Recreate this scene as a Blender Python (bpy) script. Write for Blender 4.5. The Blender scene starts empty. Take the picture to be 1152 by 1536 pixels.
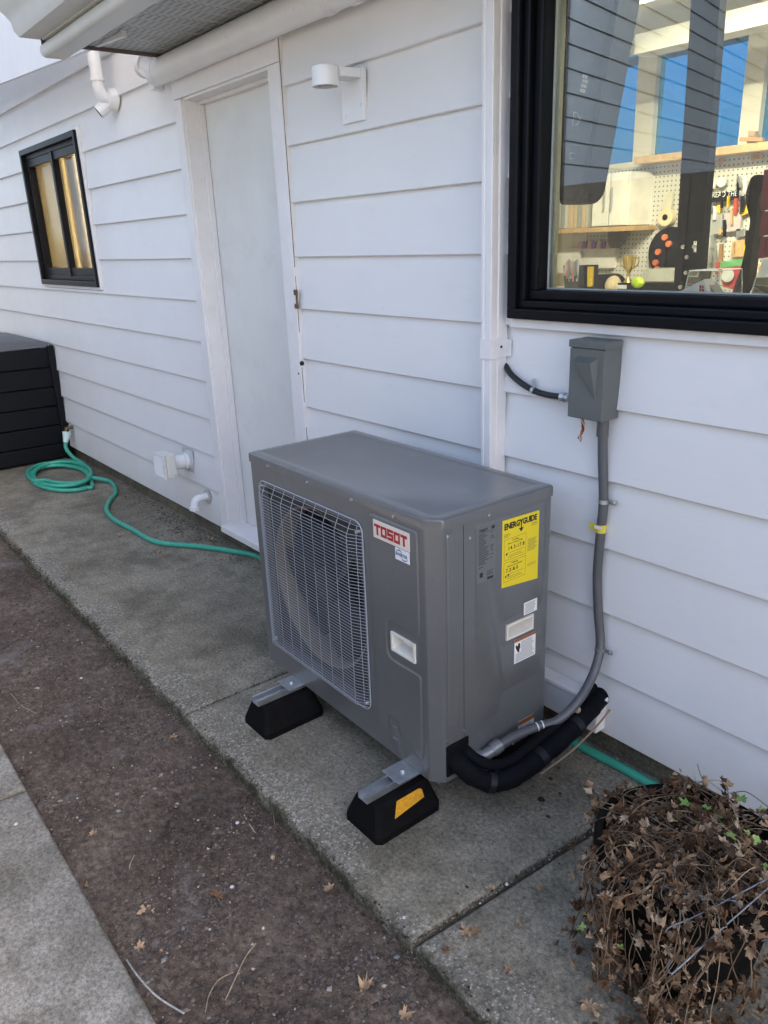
import bpy, bmesh, math, random
import numpy as np
from mathutils import Vector, Matrix, noise
rnd = random.Random(7)
S = bpy.context.scene
COL = S.collection

# ------------------------------------------------------------------ camera, sky, sun, exposure
YAW, PITCH, ROLL, FPX = math.radians(52.03724697), math.radians(19.40946685), math.radians(2.26698189), 1159.62
CAM = Vector((0, 0, 1.58))
_F = Vector((-math.sin(YAW)*math.cos(PITCH), math.cos(YAW)*math.cos(PITCH), -math.sin(PITCH)))
_r = _F.cross(Vector((0, 0, 1))).normalized(); _d = _F.cross(_r)
_c, _s = math.cos(ROLL), math.sin(ROLL)
RX = _r*_c + _d*_s; DY = _r*(-_s) + _d*_c
cd = bpy.data.cameras.new('camera'); cam = bpy.data.objects.new('camera', cd); COL.objects.link(cam)
cam.matrix_world = Matrix(((RX.x, -DY.x, -_F.x, CAM.x), (RX.y, -DY.y, -_F.y, CAM.y), (RX.z, -DY.z, -_F.z, CAM.z), (0, 0, 0, 1)))
cd.sensor_fit = 'HORIZONTAL'; cd.sensor_width = 36; cd.lens = 36*FPX/1152; cd.clip_start = .05; cd.clip_end = 2000
S.camera = cam
SUN_EL, SUN_ROT = math.radians(30), math.radians(62)
w = bpy.data.worlds.new('World'); S.world = w; w.use_nodes = True
nt = w.node_tree; nt.nodes.clear()
sky = nt.nodes.new('ShaderNodeTexSky'); sky.sky_type = 'NISHITA'; sky.sun_disc = False
sky.sun_elevation = SUN_EL; sky.sun_rotation = SUN_ROT; sky.air_density = .8; sky.dust_density = 4; sky.ozone_density = .35
bg = nt.nodes.new('ShaderNodeBackground'); bg.inputs[1].default_value = .14
wo = nt.nodes.new('ShaderNodeOutputWorld')
nt.links.new(sky.outputs[0], bg.inputs[0]); nt.links.new(bg.outputs[0], wo.inputs[0])
sl = bpy.data.lights.new('sun', 'SUN'); sl.energy = 4.5; sl.angle = math.radians(.5); sl.color = (1, .93, .84)
sun = bpy.data.objects.new('sun', sl); COL.objects.link(sun)
SD = Vector((math.sin(SUN_ROT)*math.cos(SUN_EL), math.cos(SUN_ROT)*math.cos(SUN_EL), math.sin(SUN_EL)))
sun.rotation_euler = SD.to_track_quat('Z', 'Y').to_euler()
S.view_settings.view_transform = 'Standard'; S.view_settings.look = 'None'; S.view_settings.gamma = 1
S.view_settings.exposure = 2.65
try: S.view_settings.use_curve_mapping = False
except Exception: pass
S.cycles.max_bounces = 8; S.cycles.diffuse_bounces = 4; S.cycles.transparent_max_bounces = 12

# ------------------------------------------------------------------ helpers
def ray(px, py): return RX*((px-576)/FPX) + DY*((py-768)/FPX) + _F
def onz(px, py, z=0): r = ray(px, py); return CAM + r*((z-CAM.z)/r.z)
def ony(px, py, y=1.785): r = ray(px, py); return CAM + r*((y-CAM.y)/r.y)
def onx(px, py, x): r = ray(px, py); return CAM + r*((x-CAM.x)/r.x)

class NT:
    def __init__(s, name):
        s.m = bpy.data.materials.new(name); s.m.use_nodes = True; s.t = s.m.node_tree; s.t.nodes.clear()
        s.out = s.n('ShaderNodeOutputMaterial'); s.b = s.n('ShaderNodeBsdfPrincipled'); s.l(s.b.outputs[0], s.out.inputs[0])
        s.tc = s.n('ShaderNodeTexCoord'); s.co = s.tc.outputs['Object']
    def n(s, k, **kw):
        x = s.t.nodes.new(k)
        for a, b in kw.items(): setattr(x, a, b)
        return x
    def l(s, a, b): s.t.links.new(a, b)
    def mp(s, sc=(1, 1, 1), co=None):
        m = s.n('ShaderNodeMapping'); m.inputs['Scale'].default_value = sc; s.l(co or s.co, m.inputs[0]); return m.outputs[0]
    def noise(s, scale, detail=4, rough=.6, co=None, sc=None):
        x = s.n('ShaderNodeTexNoise'); x.inputs['Scale'].default_value = scale; x.inputs['Detail'].default_value = detail; x.inputs['Roughness'].default_value = rough
        s.l(s.mp(sc, co) if sc else (co or s.co), x.inputs['Vector']); return x.outputs['Fac']
    def voro(s, scale, feature='F1', out='Distance', co=None):
        x = s.n('ShaderNodeTexVoronoi', feature=feature); x.inputs['Scale'].default_value = scale; s.l(co or s.co, x.inputs['Vector']); return x.outputs[out]
    def ramp(s, fac, stops):
        r = s.n('ShaderNodeValToRGB'); e = r.color_ramp.elements
        while len(e) < len(stops): e.new(.5)
        for i, (p, c) in enumerate(stops):
            e[i].position = p; e[i].color = (c[0], c[1], c[2], 1) if isinstance(c, (tuple, list)) else (c, c, c, 1)
        s.l(fac, r.inputs[0]); return r.outputs[0]
    def mix(s, fac, a, b, mode='MIX'):
        x = s.n('ShaderNodeMix', data_type='RGBA', blend_type=mode)
        for i, v in ((0, fac), (6, a), (7, b)):
            if hasattr(v, 'is_output') or isinstance(v, bpy.types.NodeSocket): s.l(v, x.inputs[i])
            elif i == 0: x.inputs[0].default_value = v
            else: x.inputs[i].default_value = (v[0], v[1], v[2], 1) if isinstance(v, (tuple, list)) else (v, v, v, 1)
        return x.outputs[2]
    def math(s, op, a, b=0.):
        x = s.n('ShaderNodeMath', operation=op)
        for i, v in ((0, a), (1, b)):
            if isinstance(v, bpy.types.NodeSocket): s.l(v, x.inputs[i])
            else: x.inputs[i].default_value = v
        return x.outputs[0]
    def bump(s, h, strength=.3, dist=.002, nrm=None):
        x = s.n('ShaderNodeBump'); x.inputs['Strength'].default_value = strength; x.inputs['Distance'].default_value = dist
        s.l(h, x.inputs['Height'])
        if nrm: s.l(nrm, x.inputs['Normal'])
        return x.outputs[0]
    def fin(s, col=None, rough=None, nrm=None, metal=0, spec=.5):
        if col is not None: s.set('Base Color', col)
        if rough is not None: s.set('Roughness', rough)
        if nrm is not None: s.l(nrm, s.b.inputs['Normal'])
        s.b.inputs['Metallic'].default_value = metal; s.b.inputs['Specular IOR Level'].default_value = spec
        return s.m
    def set(s, k, v):
        i = s.b.inputs[k]
        if isinstance(v, bpy.types.NodeSocket): s.l(v, i)
        elif isinstance(v, (tuple, list)): i.default_value = (v[0], v[1], v[2], 1)
        else: i.default_value = v

def pmat(name, col, rough=.5, metal=0, var=.12, vs=6, bump=.15, bs=120, bd=.0008, spec=.5, sc=None, rvar=.03, dirt=0, dcol=(.08, .07, .05)):
    t = NT(name)
    n1 = t.noise(vs, 5, .65, sc=sc)
    a = tuple(c*(1-var) for c in col); b = tuple(min(1, c*(1+var)) for c in col)
    c = t.ramp(n1, [(.3, a), (.7, b)])
    if dirt:
        d = t.ramp(t.noise(vs*2.3, 7, .75), [(.55, 0), (.75, dirt)])
        c = t.mix(d, c, dcol)
    r = t.ramp(t.noise(vs*4, 4), [(.3, max(0, rough-rvar)), (.7, min(1, rough+rvar))])
    nr = t.bump(t.noise(bs, 4, .6, sc=sc), bump, bd) if bump else None
    return t.fin(c, r, nr, metal, spec)

def mk(name, verts, faces, mat=None, parent=None, smooth=False):
    me = bpy.data.meshes.new(name); me.from_pydata([tuple(v) for v in verts], [], faces); me.update()
    if smooth:
        me.polygons.foreach_set('use_smooth', [True]*len(me.polygons))
    if mat: me.materials.append(mat)
    o = bpy.data.objects.new(name, me); COL.objects.link(o)
    if parent: o.parent = parent
    return o
class MB:
    def __init__(s): s.v = []; s.f = []
    def add(s, vs, fs):
        k = len(s.v); s.v += [tuple(v) for v in vs]; s.f += [tuple(i+k for i in f) for f in fs]
    def box(s, x0, x1, y0, y1, z0, z1, M=None):
        vs = [(x, y, z) for x in (x0, x1) for y in (y0, y1) for z in (z0, z1)]
        if M: vs = [M @ Vector(v) for v in vs]
        s.add(vs, [(0, 1, 3, 2), (4, 6, 7, 5), (0, 4, 5, 1), (2, 3, 7, 6), (0, 2, 6, 4), (1, 5, 7, 3)])
    def bbox(s, x0, x1, y0, y1, z0, z1, b=.002, M=None):      # box with chamfered edges
        X, Y, Z = (x0, x1), (y0, y1), (z0, z1); bm = bmesh.new()
        vs = []
        for i in (0, 1):
            for j in (0, 1):
                for k in (0, 1): vs.append(bm.verts.new((X[i], Y[j], Z[k])))
        for f in [(0, 1, 3, 2), (4, 6, 7, 5), (0, 4, 5, 1), (2, 3, 7, 6), (0, 2, 6, 4), (1, 5, 7, 3)]: bm.faces.new([vs[i] for i in f])
        bmesh.ops.recalc_face_normals(bm, faces=bm.faces)
        bmesh.ops.bevel(bm, geom=list(bm.edges), offset=b, segments=2, affect='EDGES', profile=.6, clamp_overlap=True)
        bm.verts.index_update()
        s.add([(M @ v.co if M else v.co.copy()) for v in bm.verts], [tuple(v.index for v in f.verts) for f in bm.faces]); bm.free()
    def tube(s, pts, r, n=10, cap=True):
        pts = [Vector(p) for p in pts]; rr = r if isinstance(r, (list, tuple)) else [r]*len(pts)
        k0 = len(s.v); up = None
        for i, p in enumerate(pts):
            t = (pts[min(i+1, len(pts)-1)]-pts[max(i-1, 0)]).normalized()
            if up is None:
                up = Vector((0, 0, 1)) if abs(t.z) < .9 else Vector((1, 0, 0))
            a = (up - t*up.dot(t)).normalized(); up = a; b = t.cross(a)
            for j in range(n):
                an = 2*math.pi*j/n; s.v.append(tuple(p + (a*math.cos(an)+b*math.sin(an))*rr[i]))
        for i in range(len(pts)-1):
            for j in range(n):
                s.f.append((k0+i*n+j, k0+i*n+(j+1) % n, k0+(i+1)*n+(j+1) % n, k0+(i+1)*n+j))
        if cap:
            s.f.append(tuple(k0+j for j in reversed(range(n)))); s.f.append(tuple(k0+(len(pts)-1)*n+j for j in range(n)))
    def prism(s, poly, fn, d0, d1, bev=0):
        """poly: 2D outline; fn(u,v,d)->3D ; solid from depth d0 (back) to d1 (front) with optional bevel inset at front"""
        n = len(poly); k0 = len(s.v)
        s.v += [tuple(fn(u, v, d0)) for u, v in poly]
        rings = 1
        if bev:
            s.v += [tuple(fn(u, v, d1-(d1-d0)*.5 if abs(d1-d0) < 2*bev else d1-math.copysign(bev, d1-d0))) for u, v in poly]
            ins = inset(poly, bev); s.v += [tuple(fn(u, v, d1)) for u, v in ins]; rings = 2
        else: s.v += [tuple(fn(u, v, d1)) for u, v in poly]
        for q in range(rings):
            for i in range(n):
                a, b = k0+q*n+i, k0+q*n+(i+1) % n; s.f.append((a, b, b+n, a+n))
        s.f.append(tuple(k0+i for i in reversed(range(n)))); s.f.append(tuple(k0+rings*n+i for i in range(n)))
    def build(s, name, mat=None, parent=None, smooth=False, auto=None):
        o = mk(name, s.v, s.f, mat, parent)
        bm = bmesh.new(); bm.from_mesh(o.data); bmesh.ops.recalc_face_normals(bm, faces=bm.faces); bm.to_mesh(o.data); bm.free()
        if smooth or auto:
            o.data.polygons.foreach_set('use_smooth', [True]*len(o.data.polygons))
            o.data.set_sharp_from_angle(angle=math.radians(auto or 40))
        return o
def inset(poly, d):
    n = len(poly); out = []
    A = sum(poly[i][0]*poly[(i+1) % n][1]-poly[(i+1) % n][0]*poly[i][1] for i in range(n)); sg = 1 if A > 0 else -1
    for i in range(n):
        p0, p1, p2 = Vector(poly[i-1]), Vector(poly[i]), Vector(poly[(i+1) % n])
        e1 = (p1-p0).normalized(); e2 = (p2-p1).normalized()
        n1 = Vector((-e1.y, e1.x))*sg; n2 = Vector((-e2.y, e2.x))*sg
        m = (n1+n2); L = max(.5, m.length_squared/2); q = p1+m*(d/ (m.length_squared/2 if m.length_squared > .5 else 1)); out.append((q.x, q.y))
    return out
def rrect(x0, x1, z0, z1, r, n=4):
    o = []
    for cx, cz, a0 in ((x1-r, z1-r, 0), (x0+r, z1-r, 90), (x0+r, z0+r, 180), (x1-r, z0+r, 270)):
        for i in range(n+1):
            a = math.radians(a0+90*i/n); o.append((cx+r*math.cos(a), cz+r*math.sin(a)))
    return o
def roundpoly(poly, r, n=3):
    out = []; N = len(poly)
    for i in range(N):
        p0, p, p2 = Vector(poly[i-1]), Vector(poly[i]), Vector(poly[(i+1) % N])
        a = (p0-p); b = (p2-p); k = min(r, a.length*.45, b.length*.45); A = p+a.normalized()*k; B = p+b.normalized()*k
        for j in range(n+1):
            t = j/n; q = A*(1-t)**2+p*2*t*(1-t)+B*t*t; out.append((q.x, q.y))
    return out
def spline(pts, k=8):
    P = [Vector(p) for p in pts]; P = [P[0]*2-P[1]]+P+[P[-1]*2-P[-2]]; o = []
    for i in range(1, len(P)-2):
        a, b, c, d = P[i-1:i+3]
        for j in range(k):
            t = j/k; o.append(.5*((2*b)+(c-a)*t+(2*a-5*b+4*c-d)*t*t+(3*b-a-3*c+d)*t**3))
    o.append(P[-2]); return o
def tag(o, label=None, cat=None, group=None, kind=None):
    if label: o['label'] = label
    if cat: o['category'] = cat
    if group: o['group'] = group
    if kind: o['kind'] = kind
    return o
def thing(name, label, cat, loc=(0, 0, 0), rz=0, group=None):
    o = bpy.data.objects.new(name, None); COL.objects.link(o); o.location = loc; o.rotation_euler = (0, 0, rz); o.empty_display_size = .05
    return tag(o, label, cat, group)
def copy_tree(o, parent=None):
    c = o.copy(); COL.objects.link(c)
    if parent: c.parent = parent
    for ch in list(o.children): copy_tree(ch, c)
    return c
def text(name, body, size, loc, rot, mat, parent, align='LEFT', sx=1, bold=0, sp=1, lift=None):
    cu = bpy.data.curves.new(name, 'FONT'); cu.body = body; cu.size = size; cu.align_x = align; cu.align_y = 'CENTER'; cu.space_character = sp
    cu.offset = bold; cu.extrude = .00008; cu.resolution_u = 2
    cu.materials.append(mat); o = bpy.data.objects.new(name, cu); COL.objects.link(o)
    dg = bpy.context.evaluated_depsgraph_get(); me = bpy.data.meshes.new_from_object(o.evaluated_get(dg)); bpy.data.objects.remove(o); bpy.data.curves.remove(cu)
    if not me.materials: me.materials.append(mat)
    o = bpy.data.objects.new(name, me); COL.objects.link(o); o.location = loc; o.rotation_euler = rot; o.scale = (sx, 1, 1); o.parent = parent
    return o
FX = lambda y: (lambda u, v, d: (u, y-d, v))        # plane facing -y
SX = lambda x: (lambda u, v, d: (x+d, u, v))        # plane facing +x
ZX = lambda z: (lambda u, v, d: (u, v, z+d))        # horizontal
RF, RS = (math.pi/2, 0, 0), (math.pi/2, 0, math.pi/2)

# ------------------------------------------------------------------ materials
def m_siding():
    t = NT('white_painted_siding')
    base = t.ramp(t.noise(1.3, 4), [(.3, (.69, .68, .675)), (.7, (.75, .74, .73))])
    st = t.ramp(t.noise(9, 8, .75, sc=(.5, 1, 1.3)), [(.56, 0), (.8, .16)])
    c = t.mix(st, base, (.45, .44, .42))
    sp = t.ramp(t.noise(60, 3, .5), [(.73, 0), (.76, .5)])
    c = t.mix(t.math('MULTIPLY', sp, t.ramp(t.noise(3, 2), [(.55, 0), (.65, 1)])), c, (.30, .27, .22))
    # splash-back grime towards the ground (wear on the paint itself)
    sep = t.n('ShaderNodeSeparateXYZ'); t.l(t.co, sep.inputs[0])
    g = t.ramp(t.math('ADD', sep.outputs[2], t.math('MULTIPLY', t.noise(7, 5), .25)), [(.16, .45), (.42, 0)])
    c = t.mix(g, c, (.42, .40, .36))
    gr = t.noise(26, 6, .7, sc=(.12, 1, 2.2))
    nr = t.bump(gr, .5, .0016, t.bump(t.noise(5, 2, .4), .25, .006))
    return t.fin(c, t.ramp(t.noise(14, 3), [(.3, .38), (.7, .55)]), nr)
M_SID = m_siding()
M_TRIM = pmat('white_painted_trim', (.72, .70, .695), .42, vs=7, var=.04, bump=.1, bs=50, dirt=.25, dcol=(.45, .41, .35))
M_DOOR = pmat('aged_white_door', (.66, .655, .63), .45, vs=2.2, var=.08, bump=.2, bs=40, dirt=.25, dcol=(.42, .41, .35))
M_PVC = pmat('white_plastic_pipe', (.74, .745, .75), .3, vs=9, var=.03, bump=0, dirt=.15, dcol=(.45, .43, .4))
M_ALU = pmat('grey_white_aluminium', (.52, .53, .51), .4, vs=5, var=.05, bump=.1, dirt=.3, dcol=(.4, .4, .38))
M_SOFF = pmat('vinyl_soffit', (.42, .435, .43), .5, vs=5, var=.08, bump=.1, dirt=.4, dcol=(.3, .29, .26))
M_DARKGAP = pmat('dark_cavity', (.02, .018, .016), .9, bump=0)
M_BLK = pmat('black_window_frame', (.0035, .004, .006), .38, vs=12, var=.2, bump=0, spec=.16)
M_CORE = pmat('sheathing', (.3, .28, .25), .9)
M_ROOF = pmat('asphalt_shingle', (.07, .07, .075), .9, vs=30, var=.4, bump=.6, bs=90, bd=.004)

def m_glass(tint=(.93, .97, .96), f0=1.5, r=.0, k=1.7):
    t = NT('window_glass'); t.t.nodes.remove(t.b)
    tr = t.n('ShaderNodeBsdfTransparent'); tr.inputs[0].default_value = (*tint, 1)
    gl = t.n('ShaderNodeBsdfGlossy'); gl.inputs['Roughness'].default_value = r
    fr = t.n('ShaderNodeFresnel'); fr.inputs[0].default_value = f0
    mx = t.n('ShaderNodeMixShader'); t.l(t.math('MULTIPLY', fr.outputs[0], k), mx.inputs[0]); t.l(tr.outputs[0], mx.inputs[1]); t.l(gl.outputs[0], mx.inputs[2]); t.l(mx.outputs[0], t.out.inputs[0])
    nr = t.bump(t.noise(1.6, 2, .4), .05, .01); t.l(nr, gl.inputs['Normal'])
    return t.m
M_GLASS = m_glass()
M_GLASS2 = m_glass(k=.8)
M_SKY_TINT = m_glass((.13, .37, .52))  # blue of the sky put into the rear pane tint
M_ACRYL = m_glass((.9, .93, .93), 1.45)

def m_concrete(name, base, worn=True, edge=None):
    t = NT(name)
    a = t.noise(1.7, 7, .68); b = t.noise(9, 8, .72)
    k = t.mix(.5, a, b)
    c = t.ramp(k, [(.36, tuple(x*.55 for x in base)), (.5, base), (.64, tuple(x*1.3 for x in base))])
    # dark blotchy damp and lichen
    d = t.ramp(t.noise(3.2, 8, .7), [(.48, 0), (.62, .72)])
    st2 = t.ramp(t.noise(1.1, 9, .8), [(.47, 0), (.6, .55)]); c = t.mix(st2, c, (base[0]*.5, base[1]*.47, base[2]*.42))
    c = t.mix(d, c, (base[0]*.42, base[1]*.41, base[2]*.36))
    agg = t.voro(145, 'F1', 'Distance'); aggc = t.voro(145, 'F1', 'Color')
    gs = t.ramp(aggc, [(.2, (.09, .085, .08)), (.5, (.21, .195, .165)), (.85, (.50, .47, .41))])
    if edge:   # exposed aggregate where the surface paste has worn away, strongest near the outer edge
        sep = t.n('ShaderNodeSeparateXYZ'); t.l(t.co, sep.inputs[0])
        wy = t.math('ADD', sep.outputs[1], t.math('MULTIPLY', t.math('SUBTRACT', t.noise(3.5, 6, .7), .5), .9))
        ex = t.ramp(wy, [(.95, .85), (1.35, .12)])
        ex = t.math('MULTIPLY', ex, t.ramp(agg, [(.25, 1), (.45, .25)]))
        c = t.mix(ex, c, gs)
        mo = t.ramp(t.math('ADD', sep.outputs[1], t.math('MULTIPLY', t.math('SUBTRACT', t.noise(14, 6, .7), .5), .12)), [(.868, .9), (.895, 0)])
        c = t.mix(mo, c, (.035, .034, .018))
        mo2 = t.ramp(t.math('ADD', sep.outputs[1], t.math('MULTIPLY', t.math('SUBTRACT', t.noise(8, 6, .7), .5), .35)), [(1.66, 0), (1.84, .75)])
        c = t.mix(mo2, c, (.06, .055, .042))
    else:
        sp = t.ramp(t.noise(160, 2, .5), [(.68, 0), (.74, .35)])
        c = t.mix(sp, c, (.12, .11, .1))
    c = t.mix(1.0, c, t.ramp(t.noise(85, 5, .75), [(.34, .52), (.66, 1.42)]), 'MULTIPLY')
    fine = t.noise(330, 3, .6)
    c = t.mix(.45, c, t.ramp(fine, [(.3, .35), (.7, .75)]), 'MULTIPLY') if False else t.mix(.35, c, t.mix(1.0, c, t.ramp(fine, [(.32, .55), (.68, 1.45)]), 'MULTIPLY'))
    sc_ = t.ramp(t.noise(75, 3, .5), [(.70, 0), (.73, .7)]); c = t.mix(sc_, c, (.05, .045, .035))
    h = t.mix(.5, t.noise(45, 6, .7), agg)
    nr = t.bump(h, .55, .003, t.bump(b, .3, .006))
    return t.fin(c, t.ramp(a, [(.3, .75), (.7, .92)]), nr, spec=.3)
M_CONC = m_concrete('weathered_concrete', (.232, .204, .155), edge=True)
M_PAVER = m_concrete('smooth_concrete_paver', (.285, .262, .225))
M_FOUND = m_concrete('foundation_concrete', (.15, .135, .10))

def m_soil():
    t = NT('bare_soil')
    c = t.ramp(t.mix(.5, t.noise(2.2, 6, .7), t.noise(38, 6, .75)), [(.36, (.036, .026, .020)), (.5, (.100, .074, .056)), (.66, (.195, .155, .122))])
    c = t.mix(1.0, c, t.ramp(t.noise(70, 6, .8), [(.34, .45), (.66, 1.5)]), 'MULTIPLY')
    sp = t.ramp(t.noise(150, 2, .5), [(.66, 0), (.72, .4)]); c = t.mix(sp, c, (.24, .21, .19))
    ps = t.ramp(t.noise(3.1, 5, .6), [(.60, 0), (.74, .5)]); c = t.mix(ps, c, (.24, .23, .23))
    nr = t.bump(t.noise(120, 6, .7), .8, .004, t.bump(t.noise(22, 4), .5, .01))
    return t.fin(c, .9, nr, spec=.25)
M_SOIL = m_soil()
def m_varied(name, stops, rough=.8, bump=.3, spec=.3, scale=30, tr=0):
    t = NT(name); oi = t.n('ShaderNodeObjectInfo'); gi = t.n('ShaderNodeNewGeometry')
    f = t.math('FRACT', t.math('ADD', oi.outputs['Random'], gi.outputs['Random Per Island']))
    c = t.ramp(f, stops); c = t.mix(.5, c, t.mix(1., c, t.ramp(t.noise(scale, 5, .7), [(.3, .45), (.7, 1.5)]), 'MULTIPLY'))
    return t.fin(c, rough, t.bump(t.noise(scale*4, 4), bump, .001), spec=spec)
M_CLOD = m_varied('soil_crumbs', [(0, (.05, .036, .03)), (.55, (.10, .076, .063)), (.93, (.15, .12, .10)), (.985, (.24, .22, .20)), (1, (.42, .40, .37))])
M_LEAF = m_varied('dry_leaf', [(0, (.16, .09, .05)), (.4, (.30, .19, .11)), (.75, (.44, .31, .20)), (1, (.58, .46, .34))], .65)
M_LEAFD = m_varied('dead_ivy_leaf', [(0, (.045, .026, .015)), (.35, (.115, .062, .031)), (.7, (.22, .13, .070)), (.9, (.34, .24, .15)), (1, (.48, .38, .27))], .6)
M_GREEN = m_varied('ivy_leaf_green', [(0, (.12, .22, .05)), (.5, (.20, .33, .08)), (1, (.36, .46, .14))], .5)
M_STEM = m_varied('dry_stem', [(0, (.07, .042, .025)), (.6, (.20, .13, .08)), (1, (.36, .27, .18))], .7)
M_MOSS = m_varied('moss', [(0, (.025, .021, .012)), (.6, (.055, .048, .026)), (1, (.095, .085, .045))], .95)

# ------------------------------------------------------------------ setting: soil, slabs, pavers
def fbm(x, y, s, seed=0, o=4):
    return noise.fractal(Vector((x*s+seed, y*s, seed*1.7)), 1.0, 2.0, o)
g = MB(); g.add([(-400, -400, -.16), (400, -400, -.16), (400, 400, -.16), (-400, 400, -.16)], [(0, 1, 2, 3)])
tag(g.build('ground', pmat('pale_bounce_gravel', (.30, .27, .23), .9, vs=3, bump=.5)), kind='structure')  # unseen ground, made pale to bounce warm sunlight onto the facade
def soilz(x, y): return -.042 + .012*fbm(x, y, 1.6, 3) + .006*fbm(x, y, 9, 5) + .0055*fbm(x, y, 34, 9) - .010*max(0, 1-abs(y-.87)/.07)
v, f = [], []
xs = np.concatenate([np.linspace(-9, -3, 120, endpoint=False), np.linspace(-3, -.4, 340)]); ys = np.linspace(.22, .93, 96)
for x in xs:
    for y in ys: v.append((x, y, soilz(x, y)))
ny = len(ys)
for i in range(len(xs)-1):
    for j in range(ny-1): f.append((i*ny+j, (i+1)*ny+j, (i+1)*ny+j+1, i*ny+j+1))
soil = tag(mk('soil_bed', v, f, M_SOIL, smooth=True), kind='structure')

# crumbs, pebbles and moss as real scattered geometry
ico = [(0, 0, 1), (.9, 0, .2), (.1, .9, .1), (-.9, .1, .15), (0, -.9, .2), (0, 0, -.8)]
icf = [(0, 1, 2), (0, 2, 3), (0, 3, 4), (0, 4, 1), (5, 2, 1), (5, 3, 2), (5, 4, 3), (5, 1, 4)]
def scatter(name, n, place, size, mat, flat=.7):
    vs, fs = [], []
    for i in range(n):
        p = place()
        if p is None: continue
        r = size(); a = rnd.random()*6.28; ca, sa = math.cos(a), math.sin(a); sx, sy = rnd.uniform(.6, 1.3), rnd.uniform(.6, 1.2); k = len(vs)
        for q in ico:
            x, y, z = q[0]*r*sx*rnd.uniform(.75, 1.2), q[1]*r*sy*rnd.uniform(.75, 1.2), q[2]*r*flat
            vs.append((p[0]+x*ca-y*sa, p[1]+x*sa+y*ca, p[2]+z))
        fs += [tuple(j+k for j in t_) for t_ in icf]
    return tag(mk(name, vs, fs, mat), kind='stuff')
def pl_soil():
    x = -.6-abs(rnd.gauss(0, 1.0))*1.6 if rnd.random() < .8 else rnd.uniform(-8, -2); y = rnd.uniform(.3, .885)
    if x < -9: return None
    if fbm(x, y, 3.0, 11) < rnd.uniform(-.5, .25): return None
    return (x, y, soilz(x, y)+.0005)
scatter('soil_crumbs', 60000, pl_soil, lambda: min(.010, .0012*math.exp(abs(rnd.gauss(0, .8)))), M_CLOD)
def pl_edge():
    x = -rnd.uniform(.5, 7)**1.0; y = .868+abs(rnd.gauss(0, .012)); z = -.045+rnd.random()*.045 if y < .882 else .001
    return (x, rnd.gauss(.872, .008), rnd.uniform(-.045, -.004)) if rnd.random() < .85 else (x, .88+abs(rnd.gauss(0, .01)), .001)
scatter('soil_clods', 1500, pl_soil, lambda: rnd.uniform(.004, .011), m_varied('soil_clod', [(0, (.06, .046, .038)), (.7, (.12, .094, .08)), (1, (.17, .14, .12))], .95, bump=1), .55)
scatter('moss', 2600, pl_edge, lambda: rnd.uniform(.0015, .0055), M_MOSS, .8)
def pl_slab():
    x = rnd.uniform(-6.2, -.4); k = rnd.random()
    if k < .55: y = 1.815-abs(rnd.gauss(0, .05))
    elif k < .75 and -4.8 < x < -3.2: y = 1.80-abs(rnd.gauss(0, .13))
    else: y = rnd.uniform(.9, 1.8)
    if k > .75 and rnd.random() < .6: return None
    return (x, y, .002)
def pl_crust():
    x = rnd.gauss(-4.2, .45); return (x, 1.79-abs(rnd.gauss(0, .09)), .002)
M_DEB = m_varied('slab_debris', [(0, (.03, .022, .015)), (.6, (.10, .075, .05)), (.9, (.2, .17, .13)), (1, (.4, .38, .34))])
scatter('slab_debris', 2600, pl_slab, lambda: rnd.uniform(.0012, .0045), M_DEB, .6)
scatter('crust_debris', 420, pl_crust, lambda: rnd.uniform(.003, .010), M_DEB, .35)
for xa, xb, ya, yb, nn in ((-1.085, -1.015, .88, 1.8, 420), (-2.345, -2.339, .88, 1.8, 260)):
    def pj(xa=xa, xb=xb, ya=ya, yb=yb):
        t_ = rnd.random(); return (xa+(xb-xa)*t_+rnd.gauss(0, .004), ya+(yb-ya)*t_, -.006)
    scatter('joint_dirt', nn, pj, lambda: rnd.uniform(.002, .005), M_DEB, .7)

def slab(name, xa0, xa1, xb0, xb1, y0, y1, z, mat, parent, wob=.005, thick=.13, step=.035, seed=1):
    """slab between joint lines (xa at y0/y1) and (xb at y0/y1) with worn rounded arrises"""
    L = xb0-xa0; nx = max(4, int(L/step)); prof = [(0, -thick), (0, -.012), (.003, -.004), (.010, -.001), (.03, 0)]
    yy = [y0+a for a, b in prof]+list(np.linspace(y0+.06, y1-.06, 14))+[y1-a for a, b in reversed(prof)]
    zz = [b for a, b in prof]+[0]*14+[b for a, b in reversed(prof)]
    uu = [a for a, b in prof]; us = [u/L for u in uu]+list(np.linspace(.045/L, 1-.045/L, nx))+[1-u/L for u in reversed(uu)]
    uz = [b for a, b in prof]+[0]*nx+[b for a, b in reversed(prof)]
    vs, fs = [], []
    for i, u in enumerate(us):
        for j, y in enumerate(yy):
            t_ = (y-y0)/(y1-y0); x = (xa0+(xa1-xa0)*t_)*(1-u)+(xb0+(xb1-xb0)*t_)*u
            zt = max(-thick, min(uz[i], zz[j])); e = 1-min(1, (y-y0)/.08)
            dy = wob*e*(fbm(x, 0, 5, seed)+.7*fbm(x, zt*20, 28, seed))
            dz = .0015*fbm(x, y, 3, seed)+(.0009*fbm(x, y, 30, seed) if zt > -.02 else 0)-(.004*max(0, fbm(x, 0, 17, seed+4)) if j in (2, 3) else 0)
            vs.append((x, y+dy, z+zt+dz))
    n = len(yy)
    for i in range(len(us)-1):
        for j in range(n-1): fs.append((i*n+j, (i+1)*n+j, (i+1)*n+j+1, i*n+j+1))
    o = mk(name, vs, fs, mat, parent, smooth=True); return o
pbase = MB(); pbase.box(-9.6, 1.5, .93, 1.86, -.15, -.05)
path = tag(pbase.build('concrete_path', M_SOIL), kind='structure')
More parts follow.
